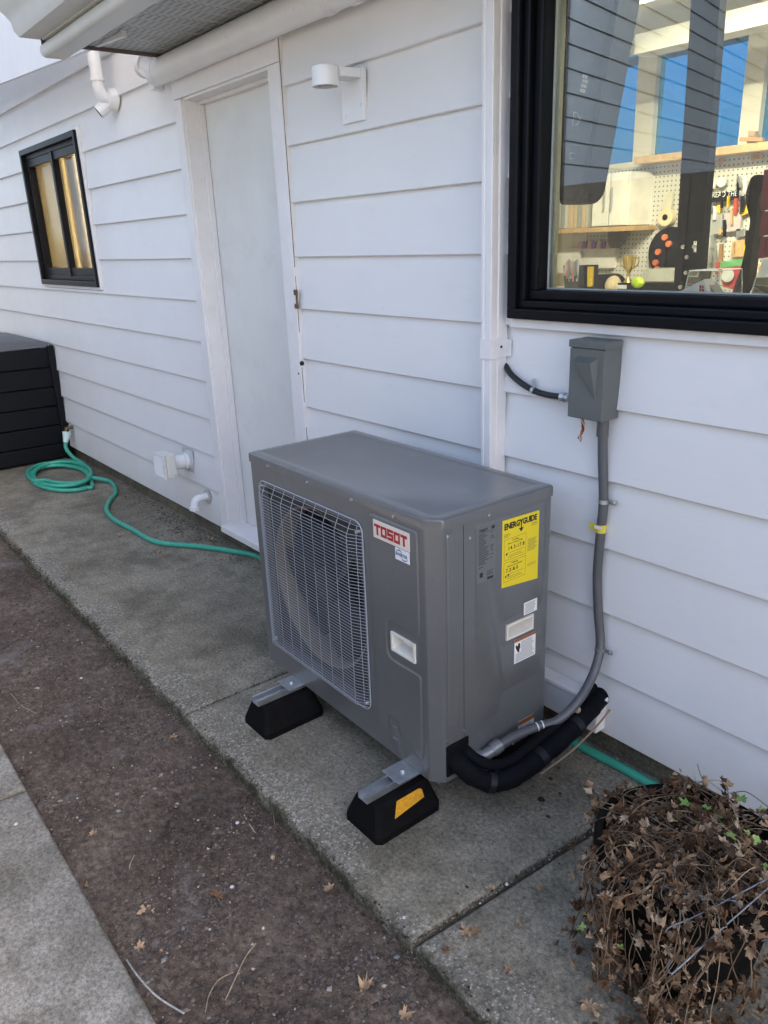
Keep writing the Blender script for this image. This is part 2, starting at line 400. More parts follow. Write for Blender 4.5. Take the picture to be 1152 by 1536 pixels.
slab('concrete_slab', -9.6, -9.6, -2.345, -2.343, .88, 1.845, 0, M_CONC, path, seed=2)
slab('concrete_slab', -2.338, -2.336, -1.090, -1.018, .88, 1.845, 0, M_CONC, path, seed=3)
slab('concrete_slab', -1.074, -1.002, .25, .25, .88, 1.845, -.004, M_CONC, path, seed=4)
pb2 = MB(); pb2.box(-9.6, 1.5, -1.0, .28, -.15, -.06)
pav = tag(pb2.build('paver_walk', M_SOIL), kind='structure')
for a, b, s_ in ((-9.6, -2.306, 5), (-2.294, -1.0, 6), (-.99, .3, 7)):
    slab('paver', a, a, b, b, -.9, .328, 0, M_PAVER, pav, wob=0, seed=s_)
    
# ------------------------------------------------------------------ the house
house = thing('house', 'white clapboard house wall with a door, two black framed windows and an eave', 'house')
core = MB()
Z1 = 3.1
for (x0, x1, z0, z1) in ((-9.6, -6.27, .10, Z1), (-6.27, -5.07, .10, 1.355), (-6.27, -5.07, 2.275, Z1), (-5.07, -3.66, .10, Z1), (-3.66, -2.88, 2.225, Z1), (-2.88, -1.68, .10, Z1),
                         (-1.68, .40, .10, 1.355), (-1.68, .40, 2.36, Z1), (.40, 4.0, .10, Z1), (-3.66, -2.88, .10, .125)):
    core.box(x0, x1, 1.803, 1.93, z0, z1)
core.build('wall', M_CORE, house)
fd = MB(); fd.bbox(-9.6, 4, 1.822, 1.93, -.15, .13, .006); fd.build('foundation', M_FOUND, house)
ZK = [.098+.2040*k for k in range(13)]
def yfront(zl): return 1.777+zl/.224*.0205
def board(x0, x1, k, holes, zmax=9, zmin=-9, stagger=True):
    z0 = ZK[k] if k < 13 else .098+.204*k; z1 = min(z0+.224, zmax); mb = MB(); da = rnd.uniform(-.0008, .0008); sag = rnd.uniform(-.001, .001)
    def piece(a, b, p, q):
        if b-a < .004 or q-p < .004: return
        n = max(1, int((b-a)/.4)); prev = None
        for i in range(n+1):
            x = a+(b-a)*i/n; wz = .0012*fbm(x, z0, 1.3, k); wy = .0010*fbm(x, z0, 1.1, k+20)+da
            fy = yfront(p-z0)+wy; fy1 = yfront(q-z0)+wy; ch = .0025 if p == z0 else 0
            sec = [(x, fy+ch, p+wz), (x, fy, p+wz+ch), (x, fy1, q), (x, max(fy1+.004, 1.8015), q), (x, 1.8015, p+wz)]
            kk = len(mb.v); mb.v += sec
            if prev is not None:
                for s_ in range(5): mb.f.append((prev+s_, prev+(s_+1) % 5, kk+(s_+1) % 5, kk+s_))
            else: mb.f.append(tuple(kk+s_ for s_ in range(5)))
            prev = kk
        mb.f.append(tuple(prev+s_ for s_ in reversed(range(5))))
    zs = sorted({z0, z1}|{h[2] for h in holes if z0 < h[2] < z1}|{h[3] for h in holes if z0 < h[3] < z1})
    for p, q in zip(zs, zs[1:]):
        segs = [(x0, x1)]
        for h in holes:
            if h[2] < q-1e-6 and h[3] > p+1e-6:
                ns = []
                for a, b in segs:
                    if h[1] <= a or h[0] >= b: ns.append((a, b)); continue
                    if h[0] > a: ns.append((a, h[0]))
                    if h[1] < b: ns.append((h[1], b))
                segs = ns
        if len(zs) == 2 and len(segs) > 1:
            for a, b in segs: mb.v = []; mb.f = []; piece(a, b, p, q); mb.build('siding_board', M_SID, house)
            return
        for a, b in segs: piece(a, b, p, q)
    if mb.v: mb.build('siding_board', M_SID, house)
HA = [(-6.285, -5.062, 1.34, 2.285)]
HB = [(-1.618, .42, 1.318, 2.37)]
for k in range(15):
    if k == 14: board(-9.6, -3.728, k, HA, 3.15); continue
    board(-9.6, -3.722, k, HA)
for k in range(12):
    board(-2.800, 3.9, k, HB, 2.41)
board(-3.720, -2.802, 10, [(-3.74, -2.78, 2.0, 2.318)], 2.41); board(-3.720, -2.802, 11, [], 2.41)

# door
dr = MB()
dr.bbox(-3.648, -2.888, 1.876, 1.92, .135, 2.222, .002)
door = dr.build('door', M_DOOR, house)
kb = MB(); kb.tube([(-2.945, 1.877, 1.11), (-2.945, 1.872, 1.11)], .027, 18); kb.build('knob_hole', M_DARKGAP, door)
fr = MB()
fr.bbox(-3.728, -3.655, 1.766, 1.80, .10, 2.221, .004)      # casing left
fr.bbox(-2.883, -2.797, 1.766, 1.80, .10, 2.221, .004)      # casing right
fr.bbox(-3.728, -2.797, 1.763, 1.80, 2.222, 2.30, .004)
fr.bbox(-3.742, -2.785, 1.756, 1.80, 2.298, 2.316, .003)   # drip cap
fr.build('door_casing', M_TRIM, house)
jb = MB()
jb.bbox(-3.668, -3.648, 1.778, 1.90, .13, 2.222, .002); jb.bbox(-2.888, -2.870, 1.778, 1.90, .13, 2.222, .002)
jb.bbox(-3.668, -2.87, 1.778, 1.90, 2.212, 2.234, .002)
jb.bbox(-3.648, -3.634, 1.845, 1.874, .13, 2.212, .002); jb.bbox(-2.902, -2.888, 1.845, 1.874, .13, 2.212, .002); jb.bbox(-3.634, -2.902, 1.845, 1.874, 2.198, 2.212, .002)
jb.build('door_jamb', M_TRIM, house)
si = MB(); si.bbox(-3.70, -2.80, 1.745, 1.90, .098, .133, .004); si.build('door_sill', M_TRIM, house)
gp = MB()                                                    # split, paint-cracked joint along the right casing
pts = []
for i in range(60):
    z = .12+2.18*i/59; x = -2.7975+.0012*fbm(0, z, 3, 2); wd = .0004+min(.0012, .0018*max(0, fbm(1, z, 4, 6)+.15))
    gp.box(x-wd, x+wd, 1.7715, 1.774, z, z+2.18/59+.001)
gp.build('cracked_joint', M_DARKGAP, house)
M_BRASS = pmat('tarnished_brass', (.16, .11, .06), .45, metal=.8, vs=50, var=.4)
lt = MB(); lt.prism(roundpoly([(-2.803, 1.325), (-2.775, 1.325), (-2.782, 1.36), (-2.775, 1.40), (-2.803, 1.40), (-2.798, 1.36)], .006), FX(1.766), 0, .006, .0015); st = lt.build('strike_plate', M_BRASS, house)
lt = MB(); lt.box(-2.796, -2.786, 1.757, 1.7595, 1.345, 1.378); lt.build('slot', M_TRIM, st)
lt = MB(); lt.tube([(-2.79, 1.775, 1.10), (-2.79, 1.764, 1.10)], .009, 10); lt.build('bolt_hole', M_DARKGAP, house); lt = MB(); lt.tube([(-2.815, 1.772, 1.055), (-2.815, 1.764, 1.055)], .004, 8); lt.build('bolt_hole', M_DARKGAP, house)

# corner trim by the downspout, lower window trim
tr = MB(); tr.bbox(-1.622, .42, 1.770, 1.80, 1.318, 1.345, .003); tr.build('window_trim', M_TRIM, house)

# ---- large window
def ring(mb, x0, x1, z0, z1, y0, y1, w_, b=.003):
    mb.bbox(x0, x1, y0, y1, z0, z0+w_, b); mb.bbox(x0, x1, y0, y1, z1-w_, z1, b)
    mb.bbox(x0, x0+w_, y0+.0004, y1-.0004, z0+w_-.002, z1-w_+.002, b); mb.bbox(x1-w_, x1, y0+.0004, y1-.0004, z0+w_-.002, z1-w_+.002, b)
WX0, WX1, WZ0, WZ1 = -1.612, .40, 1.346, 2.36
a = MB()
ring(a, WX0, WX1, WZ0, WZ1, 1.745, 1.80, .030, .005)
ring(a, WX0+.030, WX1-.030, WZ0+.030, WZ1-.030, 1.762, 1.815, .022, .005)
ring(a, WX0+.052, WX1-.052, WZ0+.052, WZ1-.052, 1.782, 1.845, .028, .006)
wf = a.build('window', M_BLK, house)
a = MB(); ring(a, WX0+.080, WX1-.080, WZ0+.080, WZ1-.080, 1.828, 1.838, .004, .001); a.build('gasket', pmat('gasket', (.35, .36, .34), .5), wf)
a = MB(); a.box(WX0+.078, WX1-.078, 1.8325, 1.8375, WZ0+.078, WZ1-.078); a.build('pane', M_GLASS, wf)
a = MB(); a.bbox(WX0+.072, WX0+.088, 1.846, 1.862, WZ0+.04, WZ1-.078, .002); a.bbox(WX0+.078, WX1-.078, 1.848, 1.935, WZ1-.090, WZ1-.078, .002); a.build('inner_jamb', pmat('cream_jamb', (.62, .58, .48), .6), wf)
# ---- small window
SX0, SX1, SZ0, SZ1 = -6.262, -5.085, 1.362, 2.262
a = MB()
ring(a, SX0, SX1, SZ0, SZ1, 1.748, 1.80, .035, .004)
ring(a, SX0+.035, SX1-.035, SZ0+.035, SZ1-.035, 1.775, 1.83, .030, .004)
a.bbox(-5.665, -5.625, 1.770, 1.815, SZ0+.06, SZ1-.06, .004)
a.bbox(SX0+.06, SX1-.06, 1.778, 1.80, SZ0+.065, SZ0+.115, .004); a.bbox(SX0+.06, SX1-.06, 1.778, 1.80, SZ1-.115, SZ1-.065, .004)
sf = a.build('window', M_BLK, house)
for p0, p1 in ((SX0+.06, -5.66), (-5.63, SX1-.06)):
    a = MB(); a.box(p0, p1, 1.812, 1.817, SZ0+.11, SZ1-.11); a.build('pane', M_GLASS2, sf)
a = MB(); ring(a, SX0-.020, SX1+.020, SZ0-.018, SZ1+.018, 1.765, 1.80, .022, .003); a.build('window_trim', M_TRIM, house)

# ---- eave: soffit panels, gutter, pipes, roof
a = MB(); a.box(-3.70, 4, 1.16, 1.80, 2.415, 2.44); a.build('eave_deck', M_CORE, house)
x = -3.695; i = 0
soff_me = None
while x < 0.6:
    a = MB(); W = .196
    # three shallow V grooves per panel with rows of vent slots
    u0 = x; pr = [(0, .004), (.004, 0), (.090, 0), (.094, .005), (.100, .005), (.104, 0), (W-.006, 0), (W-.003, .004)]
    k = len(a.v)
    for (u, dz) in pr: a.v += [(u0+u, 1.205, 2.402+dz), (u0+u, 1.797, 2.402+dz)]
    for q in range(len(pr)-1): a.f.append((k+2*q, k+2*q+1, k+2*q+3, k+2*q+2))
    p = a.build('soffit_panel', M_SOFF, house)
    s_ = MB()
    for cx in (.018, .034, .050, .066, .082, .116, .132, .148, .164, .178):
        y = 1.22+(.012 if int(cx*1000) % 4 else 0)
        while y < 1.78:
            s_.add([(u0+cx-.0022, y, 2.4012), (u0+cx+.0022, y, 2.4012), (u0+cx+.0022, y+.013, 2.4012), (u0+cx-.0022, y+.013, 2.4012)], [(0, 1, 2, 3)]); y += .030
    tag(s_.build('vent_slots', M_DARKGAP, p), kind='stuff')
    x += .200
a = MB(); a.bbox(-3.708, -3.696, 1.20, 1.80, 2.388, 2.50, .002); a.build('eave_end_board', pmat('brown_edge', (.10, .075, .07), .7), house)
# gutter (K profile), y outwards is negative
gpro = [(1.196, 2.405), (1.115, 2.405), (1.098, 2.425), (1.092, 2.455), (1.070, 2.480), (1.045, 2.500), (1.035, 2.525), (1.035, 2.545), (1.020, 2.552), (1.014, 2.545), (1.014, 2.552), (1.020, 2.562), (1.042, 2.560), (1.045, 2.527), (1.078, 2.487), (1.100, 2.458), (1.106, 2.428), (1.118, 2.412), (1.190, 2.412), (1.190, 2.56), (1.196, 2.56)]
a = MB(); n = len(gpro); a.v = [(-3.70, y, z) for y, z in gpro]+[(4.0, y, z) for y, z in gpro]
a.f = [(i, (i+1) % n, (i+1) % n+n, i+n) for i in range(n)]+[tuple(range(n-1, -1, -1)), tuple(range(n, 2*n))]
gt = a.build('gutter', M_ALU, house, auto=35)
a = MB(); a.prism([(1.196, 2.405), (1.115, 2.405), (1.098, 2.425), (1.092, 2.455), (1.070, 2.480), (1.045, 2.500), (1.035, 2.525), (1.035, 2.545), (1.05, 2.55), (1.196, 2.55)], lambda u, v_, d: (-3.70-d, u, v_), 0, .003); a.build('end_cap', M_ALU, gt)
a = MB(); a.box(-3.68, 4, 1.198, 1.215, 2.40, 2.58); a.build('fascia', M_ALU, house)
pe = MB(); pe.prism(rrect(1.198, 1.310, 2.346, 2.398, .023, 6), lambda u, v_, d: (-3.725-d, u, v_), -7, .012, .008)
pe.build('eave_trim', M_ALU, house, auto=40)
# long pipe under the soffit against the wall
pp = MB(); pp.tube([(-3.80, 1.726, 2.342), (2.0, 1.726, 2.342)], .054, 24); wp = pp.build('wall_pipe', M_PVC, house, auto=50)
pp = MB(); pp.tube([(-3.93, 1.728, 2.39), (-3.88, 1.728, 2.39)], .048, 22); pp.tube([(-3.90, 1.727, 2.385), (-3.80, 1.726, 2.35), (-3.74, 1.726, 2.342)], [.041, .046, .056], 22)
pp.build('pipe_fitting', M_PVC, wp, auto=50)
for cx in (-2.42, -2.28): pp = MB(); pp.tube([(cx, 1.726, 2.342), (cx+.035, 1.726, 2.342)], .0585, 24); pp.build('coupling', M_PVC, wp, auto=50)
pp = MB(); pp.bbox(-3.92, -3.86, 1.74, 1.79, 2.29, 2.345, .004); pp.build('bracket', M_PVC, wp)
# roof slopes (mostly out of sight; they shade the facade)
a = MB()
def slopeq(x0, x1, y0, z0, y1, z1, th): a.add([(x0, y0, z0), (x1, y0, z0), (x1, y1, z1), (x0, y1, z1), (x0, y0, z0+th), (x1, y0, z0+th), (x1, y1, z1+th), (x0, y1, z1+th)], [(0, 1, 2, 3), (7, 6, 5, 4), (0, 4, 5, 1), (1, 5, 6, 2), (2, 6, 7, 3), (3, 7, 4, 0)])
slopeq(-3.68, 11, 1.20, 2.56, 4.0, 3.55, .03); slopeq(-3.68, 11, 4.0, 3.55, 6.0, 2.85, .03)
slopeq(-9.8, -3.70, 1.55, 3.15, 4.4, 4.15, .03); slopeq(-9.8, -3.70, 4.4, 4.15, 7.4, 3.1, .03)
a.box(-9.7, -9.6, 1.8, 7.2, 0, 3.2); a.box(-9.6, -6.5, 7.0, 7.1, 0, 3.2)
a.build('roof', M_ROOF, house)
a = MB(); a.box(4.0, 11, 1.80, 1.9, 0, 2.8); a.build('far_wall', M_TRIM, house)
# rake board of the left roof showing past the gutter end
A1, B1 = ony(133, 74, 1.42), ony(-120, 172, 1.42)
dirv = (B1-A1); a = MB()
A1 = A1-dirv*.10
a.add([A1, B1, B1+Vector((0, 0, .42)), A1+Vector((0, 0, .42)), A1+Vector((0, .02, 0)), B1+Vector((0, .02, 0)), B1+Vector((0, .02, .42)), A1+Vector((0, .02, .42))], [(0, 1, 2, 3), (7, 6, 5, 4), (0, 4, 5, 1), (1, 5, 6, 2), (2, 6, 7, 3), (3, 7, 4, 0)])
a.build('rake_board', M_TRIM, house)

# ---- interiors
M_INT = pmat('interior_paint', (.70, .66, .54), .7, var=.04)
M_WARM = pmat('warm_interior_paint', (.78, .68, .48), .7, var=.05)
M_CEIL = pmat('ceiling_paint', (.72, .70, .62), .7, var=.04)
YO = 5.0
a = MB()
a.box(-4.75, -4.65, 1.93, YO, 0, 2.78); a.box(1.4, 1.5, 1.93, YO, 0, 2.78)
# opposite wall with four openings
OPN = [(-4.35, -3.47), (-3.33, -2.72), (-2.60, -1.7), (-1.5, -.3)]
a.box(-4.65, 1.4, YO, YO+.1, 0, 2.02); a.box(-4.65, 1.4, YO, YO+.1, 2.68, 2.78)
xx = -4.65
for p, q in OPN: a.box(xx, p, YO, YO+.1, 2.02, 2.68); xx = q
a.box(xx, 1.4, YO, YO+.1, 2.02, 2.68)
iw = a.build('interior_wall', M_INT, house)
for p, q in OPN:
    a = MB(); a.box(p, q, YO+.05, YO+.055, 2.02, 2.68); a.build('rear_pane', M_SKY_TINT, iw)
a = MB(); a.box(-4.65, 1.4, 1.93, YO, 2.78, 2.8); a.build('interior_ceiling', M_CEIL, house)
a = MB(); a.box(-4.65, 1.4, 1.93, YO, .02, .08); a.build('interior_floor', pmat('floor', (.3, .27, .22), .6), house)
a = MB(); a.bbox(-3.95, -2.75, 3.4, 3.9, 2.50, 2.775, .005); a.bbox(-2.95, 1.3, 4.2, 4.35, 2.50, 2.60, .005); a.bbox(-2.45, 1.3, 3.2, 3.3, 2.46, 2.56, .005); a.build('ceiling_beam', M_CEIL, house)
# warm room behind the small window
a = MB()
a.box(-8.2, -8.1, 1.93, 4.4, 0, 2.7); a.box(-4.86, -4.76, 1.93, 4.4, 0, 2.7); a.box(-8.1, -4.86, 4.4, 4.5, 0, 2.7); a.box(-8.1, -4.86, 1.93, 4.4, 2.6, 2.7); a.box(-8.1, -4.86, 1.93, 4.4, 0, .1)
a.build('room_wall', M_WARM, house)
a = MB(); ring(a, -6.232, -5.115, 1.392, 2.232, 1.832, 2.02, .012, .002); a.build('window_reveal', M_WARM, house)
for p, q, mm in ((-6.21, -6.02, 'grey_curtain'), ):
    a = MB(); k = 0; N = 40
    for i in range(N+1):
        xq = p+(q-p)*i/N; yq = 2.05+.02*math.sin(i*1.25); a.v += [(xq, yq, 1.3), (xq, yq, 2.3)]
        if i: a.f.append((2*i-2, 2*i, 2*i+1, 2*i-1))
    a.build('curtain', pmat(mm, (.36, .30, .24), .9), house, smooth=True)
def arealight(name, loc, sx, sy, e, col, rot=(0, 0, 0)):
    l = bpy.data.lights.new(name, 'AREA'); l.shape = 'RECTANGLE'; l.size = sx; l.size_y = sy; l.energy = e; l.color = col
    o = bpy.data.objects.new(name, l); COL.objects.link(o); o.location = loc; o.rotation_euler = rot; return o
def m_emit(name, col, e):
    t = NT(name); t.set('Base Color', col); t.set('Emission Color', col); t.b.inputs['Emission Strength'].default_value = e; return t.m
lf = thing('ceiling_light', 'white ceiling light fixture seen through the top of the big window', 'light', (-1.9, 3.2, 2.70))
a = MB(); a.bbox(-.6, .6, -.14, .14, 0, .075, .01); a.build('housing', M_CEIL, lf)
a = MB(); a.bbox(-.57, .57, -.11, .11, -.02, .002, .006); a.build('diffuser', m_emit('lit_diffuser', (1, .93, .75), 2), lf)
al = arealight('workshop_light', (-1.9, 3.2, 2.66), 1.0, .12, 38, (1, .90, .68)); 
lf2 = thing('pendant_lamp', 'warm lamp hanging inside the small left window', 'lamp', (-5.9, 2.9, 2.42))
a = MB(); a.tube([(0, 0, .3), (0, 0, .08)], .006, 6); a.build('cord', M_BLK, lf2)
a = MB(); a.tube([(0, 0, .09), (0, 0, .07), (0, 0, -.04)], [.03, .06, .13], 20); a.build('lamp_shade', m_emit('warm_shade', (1, .72, .36), 4), lf2)
arealight('room_light', (-5.7, 2.7, 2.3), .3, .3, 34, (1, .82, .56), (0, math.radians(50), 0))
#PART2
# ------------------------------------------------------------------ downspout
ds = thing('downspout', 'white rectangular downspout running down the wall left of the big window', 'downspout', (-1.664, 1.75, 0))
a = MB()
prof = [(-.019, -.035), (-.011, -.035), (-.009, -.032), (-.003, -.032), (-.001, -.035), (.017, -.035), (.019, -.033), (.019, -.020), (.016, -.017), (.016, -.006), (.019, -.003), (.019, .034), (-.019, .034)]
n = len(prof)
for z in (.02, 1.262): a.v += [(x, y, z) for x, y in prof]
a.f += [(i, (i+1) % n, (i+1) % n+n, i+n) for i in range(n)]
k = len(a.v)
for z in (1.24, 2.335): a.v += [(x*1.06, y*1.04, z) for x, y in prof]
a.f += [(k+i, k+(i+1) % n, k+(i+1) % n+n, k+i+n) for i in range(n)]+[tuple(k+i for i in range(n))]
a.build('pipe', M_TRIM, ds)
a = MB(); a.bbox(-.0235, .0235, -.0395, .034, 1.225, 1.285, .002); a.bbox(-.0235, .040, .026, .034, 1.23, 1.28, .001); a.build('band', M_TRIM, ds)
a = MB(); a.tube([(.019, .005, 1.26), (.026, .005, 1.26)], .004, 8); a.build('screw', M_DARKGAP, ds)

# ------------------------------------------------------------------ air conditioner
def m_acpaint():
    t = NT('grey_powder_coat')
    t.b.inputs['Coat Weight'].default_value = .6; t.b.inputs['Coat Roughness'].default_value = .2
    c = t.ramp(t.noise(3, 4), [(.3, (.098, .101, .104)), (.7, (.110, .112, .115))])
    d = t.ramp(t.noise(9, 7, .7), [(.54, 0), (.8, .42)]); c = t.mix(d, c, (.19, .18, .165))
    return t.fin(c, .33, t.bump(t.noise(420, 2, .5), .10, .0004), spec=.6)
M_AC = m_acpaint()
M_ACIN = pmat('inner_shroud', (.03, .03, .03), .6)
M_RING = pmat('fan_ring', (.14, .115, .085), .5, vs=5, var=.2)
M_FAN = pmat('fan_blade', (.012, .012, .013), .5)
M_WIRE = pmat('wire_coating', (.31, .33, .37), .32, bump=0, var=.03)
M_SCREW = pmat('steel_screw', (.55, .55, .55), .3, metal=.9, bump=0)
M_CREAM = pmat('cream_plastic', (.66, .63, .56), .4, bump=.05, var=.05, dirt=.3, dcol=(.3, .27, .22))
M_INK = pmat('black_print', (.012, .012, .012), .5, bump=0)
M_GREYINK = pmat('grey_print', (.05, .05, .055), .5, bump=0)
def flat(name, c, r=.45): return pmat(name, c, r, bump=0, var=.03)
ac = thing('air_conditioner', 'grey outdoor air conditioning unit with wire fan grille and yellow energy label', 'air conditioner', (-1.335, 1.195, 0), math.radians(-1.0))
ZB, ZT = .125, .890
def holed(mb, fn, u0, u1, v0, v1, holes, d=0):
    us = sorted({u0, u1}|{h[0] for h in holes}|{h[1] for h in holes}); vs = sorted({v0, v1}|{h[2] for h in holes}|{h[3] for h in holes})
    for i in range(len(us)-1):
        for j in range(len(vs)-1):
            cu, cv = (us[i]+us[i+1])/2, (vs[j]+vs[j+1])/2
            if any(h[0] < cu < h[1] and h[2] < cv < h[3] for h in holes): continue
            mb.add([fn(us[i], vs[j], d), fn(us[i+1], vs[j], d), fn(us[i+1], vs[j+1], d), fn(us[i], vs[j+1], d)], [(0, 1, 2, 3)])
GR = (-.893, -.302, .217, .835); HF = (-.182, -.086, .489, .540); HS = (.266, .369, .498, .538); LO = (.034, .114, .142, .243)
a = MB()
holed(a, FX(0), -.940, -.040, ZB, ZT, [(-.880, -.315, .230, .822), HF])
holed(a, SX(0), .030, .433, ZB, ZT, [HS, LO])
# rounded chamfer corner, left corner, back
crn = [(-.040, 0), (-.034, .0012), (-.006, .0235), (0, .030)]
for (p, q) in zip(crn, crn[1:]): a.add([(p[0], p[1], ZB), (q[0], q[1], ZB), (q[0], q[1], ZT), (p[0], p[1], ZT)], [(0, 1, 2, 3)])
lc = [(-.940, 0), (-.949, .003), (-.953, .012), (-.953, .433), (-.943, .443), (-.012, .443), (-.003, .440), (0, .433)]
for (p, q) in zip(lc, lc[1:]): a.add([(p[0], p[1], ZB), (q[0], q[1], ZB), (q[0], q[1], ZT), (p[0], p[1], ZT)], [(0, 1, 2, 3)])
a.box(-.94, -.01, .012, .433, ZB-.001, ZB+.002)
# opening return
for (x0, z0, x1, z1) in ((-.880, .230, -.880, .822), (-.315, .230, -.315, .822), (-.880, .230, -.315, .230), (-.880, .822, -.315, .822)):
    a.add([(x0, 0, z0), (x1, 0, z1), (x1, .022, z1), (x0, .022, z0)], [(0, 1, 2, 3)])
a.build('casing', M_AC, ac)
base_ = [(-.9545, -.002), (-.0402, -.002), (.002, .0292), (.002, .445), (-.9545, .445)]
N = 5*5; a = MB(); rings = [(0, ZT-.004), (0, ZT+.0205), (.0010, ZT+.0240), (.0030, ZT+.0262), (.0065, ZT+.0272), (.034, ZT+.0272), (.037, ZT+.0258)]
for ins, z in rings:
    P_ = roundpoly(base_ if ins == 0 else inset(base_, ins), .007, 4); a.v += [(x, y, z) for x, y in P_]
for q in range(len(rings)-1):
    for i in range(N): a.f.append((q*N+i, q*N+(i+1) % N, (q+1)*N+(i+1) % N, (q+1)*N+i))
a.f.append(tuple((len(rings)-1)*N+i for i in range(N)))
lid = a.build('top_cover', M_AC, ac, auto=50)
for x in (-.822, -.578, -.347, -.156): 
    s_ = MB(); s_.tube([(x, -.0015, ZT+.004), (x, -.006, ZT+.004)], .0042, 10); s_.build('screw', M_SCREW, lid)
s_ = MB(); s_.tube([(.001, .187, ZT+.002), (.006, .187, ZT+.002)], .0045, 10); s_.build('screw', M_SCREW, lid)
# shroud with round mouth, ring, fan, coil
cx, cz, R_ = -.597, .526, .262
a = MB(); NN = 64
for i in range(NN):
    t_ = 2*math.pi*i/NN; c_, s__ = math.cos(t_), math.sin(t_); hx, hz = .2825, .296
    m_ = min(hx/abs(c_) if abs(c_) > 1e-6 else 9, hz/abs(s__) if abs(s__) > 1e-6 else 9)
    a.v += [(cx+c_*m_, .022, cz+s__*m_), (cx+c_*(R_+.01), .022, cz+s__*(R_+.01))]
for i in range(NN): j = (i+1) % NN; a.f.append((2*i, 2*j, 2*j+1, 2*i+1))
a.build('shroud', M_ACIN, ac)
a = MB()
for r_, y_ in ((R_+.010, .022), (R_+.002, .026), (R_-.002, .036), (R_-.002, .09)):
    a.v += [(cx+r_*math.cos(2*math.pi*i/NN), y_, cz+r_*math.sin(2*math.pi*i/NN)) for i in range(NN)]
for q in range(3):
    for i in range(NN): a.f.append((q*NN+i, q*NN+(i+1) % NN, (q+1)*NN+(i+1) % NN, (q+1)*NN+i))
a.build('fan_ring', M_RING, ac, smooth=True)
fan = MB(); fan.tube([(cx, .075, cz), (cx, .050, cz), (cx, .045, cz)], [.06, .06, .045], 24); fan = fan.build('fan', M_FAN, ac, auto=40)
for b_ in range(3):
    a = MB(); nn, mm = 10, 8
    for i in range(nn+1):
        for j in range(mm+1):
            u = i/nn; w_ = j/mm; r_ = .05+u*.195; sp = (.75+.45*u)*w_+.35*u; t_ = b_*2*math.pi/3+sp+.4
            a.v.append((cx+r_*math.cos(t_), .045+.075*w_*(1-.25*u), cz+r_*math.sin(t_)))
    for i in range(nn):
        for j in range(mm): a.f.append((i*(mm+1)+j, (i+1)*(mm+1)+j, (i+1)*(mm+1)+j+1, i*(mm+1)+j+1))
    a.build('fan_blade', M_FAN, fan, smooth=True)
t = NT('coil_fins'); sep = t.n('ShaderNodeSeparateXYZ'); t.l(t.co, sep.inputs[0])
wv = t.math('SINE', t.math('MULTIPLY', sep.outputs[0], 900.)); M_COIL = t.fin(t.ramp(wv, [(.3, (.02, .022, .025)), (.7, (.07, .08, .085))]), .5, t.bump(wv, .5, .002), metal=.3)
a = MB(); a.box(-.94, -.05, .39, .42, .14, .88); a.build('coil', M_COIL, ac)
a = MB(); a.box(-.64, -.62, .13, .16, .14, .88); a.box(-.575, -.555, .13, .16, .14, .88); a.tube([(cx, .08, cz), (cx, .2, cz)], .05, 18); a.build('motor_bracket', M_ACIN, ac)
# wire grille
a = MB(); x0, x1, z0, z1 = GR; WR = .00088
def prof_x(x): 
    e = min((x-x0)/.030, (x1-x)/.042, 1); return max(0, e)
def yw(x, z):
    e = min((x-x0)/.028, (x1-x)/.045, (z-z0)/.012, (z1-z)/.045, 1); return -.003-.021*max(0, min(1, e))
zs = [z1-.012, z1-.026, z1-.040]+[z1-.050-i*.0104 for i in range(int((z1-.050-z0-.008)/.0104)+1)]
for z in zs:
    ci = 0
    inx = 0
    for zz in (z-z0, z1-z):
        if zz < .035: inx = .035-math.sqrt(max(0, .035**2-(.035-zz)**2))
    X = sorted(set([x0+inx, x0+max(inx, .008), x0+.030, x1-.046, x1-max(inx, .004), x1-inx]))
    a.tube([(x, yw(x, z), z) for x in X], WR, 5, False)
nv = 9
for i in range(nv):
    x = x0+.045+(x1-x0-.100)*i/(nv-1)
    a.tube([(x, yw(x, z)+.0028, z) for z in (z0, z0+.013, z1-.048, z1-.030, z1)], WR*1.1, 5, False)
for x in (x0+.018, x1-.022): a.tube([(x, yw(x, z)+.0028, z) for z in (z0+.01, z0+.05, z1-.05, z1-.01)], WR*1.1, 5, False)
fr_ = rrect(x0, x1, z0, z1, .035, 5); a.tube([(x, -.003, z) for x, z in fr_]+[(fr_[0][0], -.003, fr_[0][1])], .0022, 6, False)
gr = a.build('fan_grille', M_WIRE, ac, smooth=True)
for x, z in ((x0+.018, z1-.022), (x1-.020, z1-.03), (x1-.018, z0+.028), (x0+.018, z0+.022)):
    s_ = MB(); s_.tube([(x, .001, z), (x, -.012, z)], [.007, .005], 10); s_.build('screw', M_SCREW, gr)
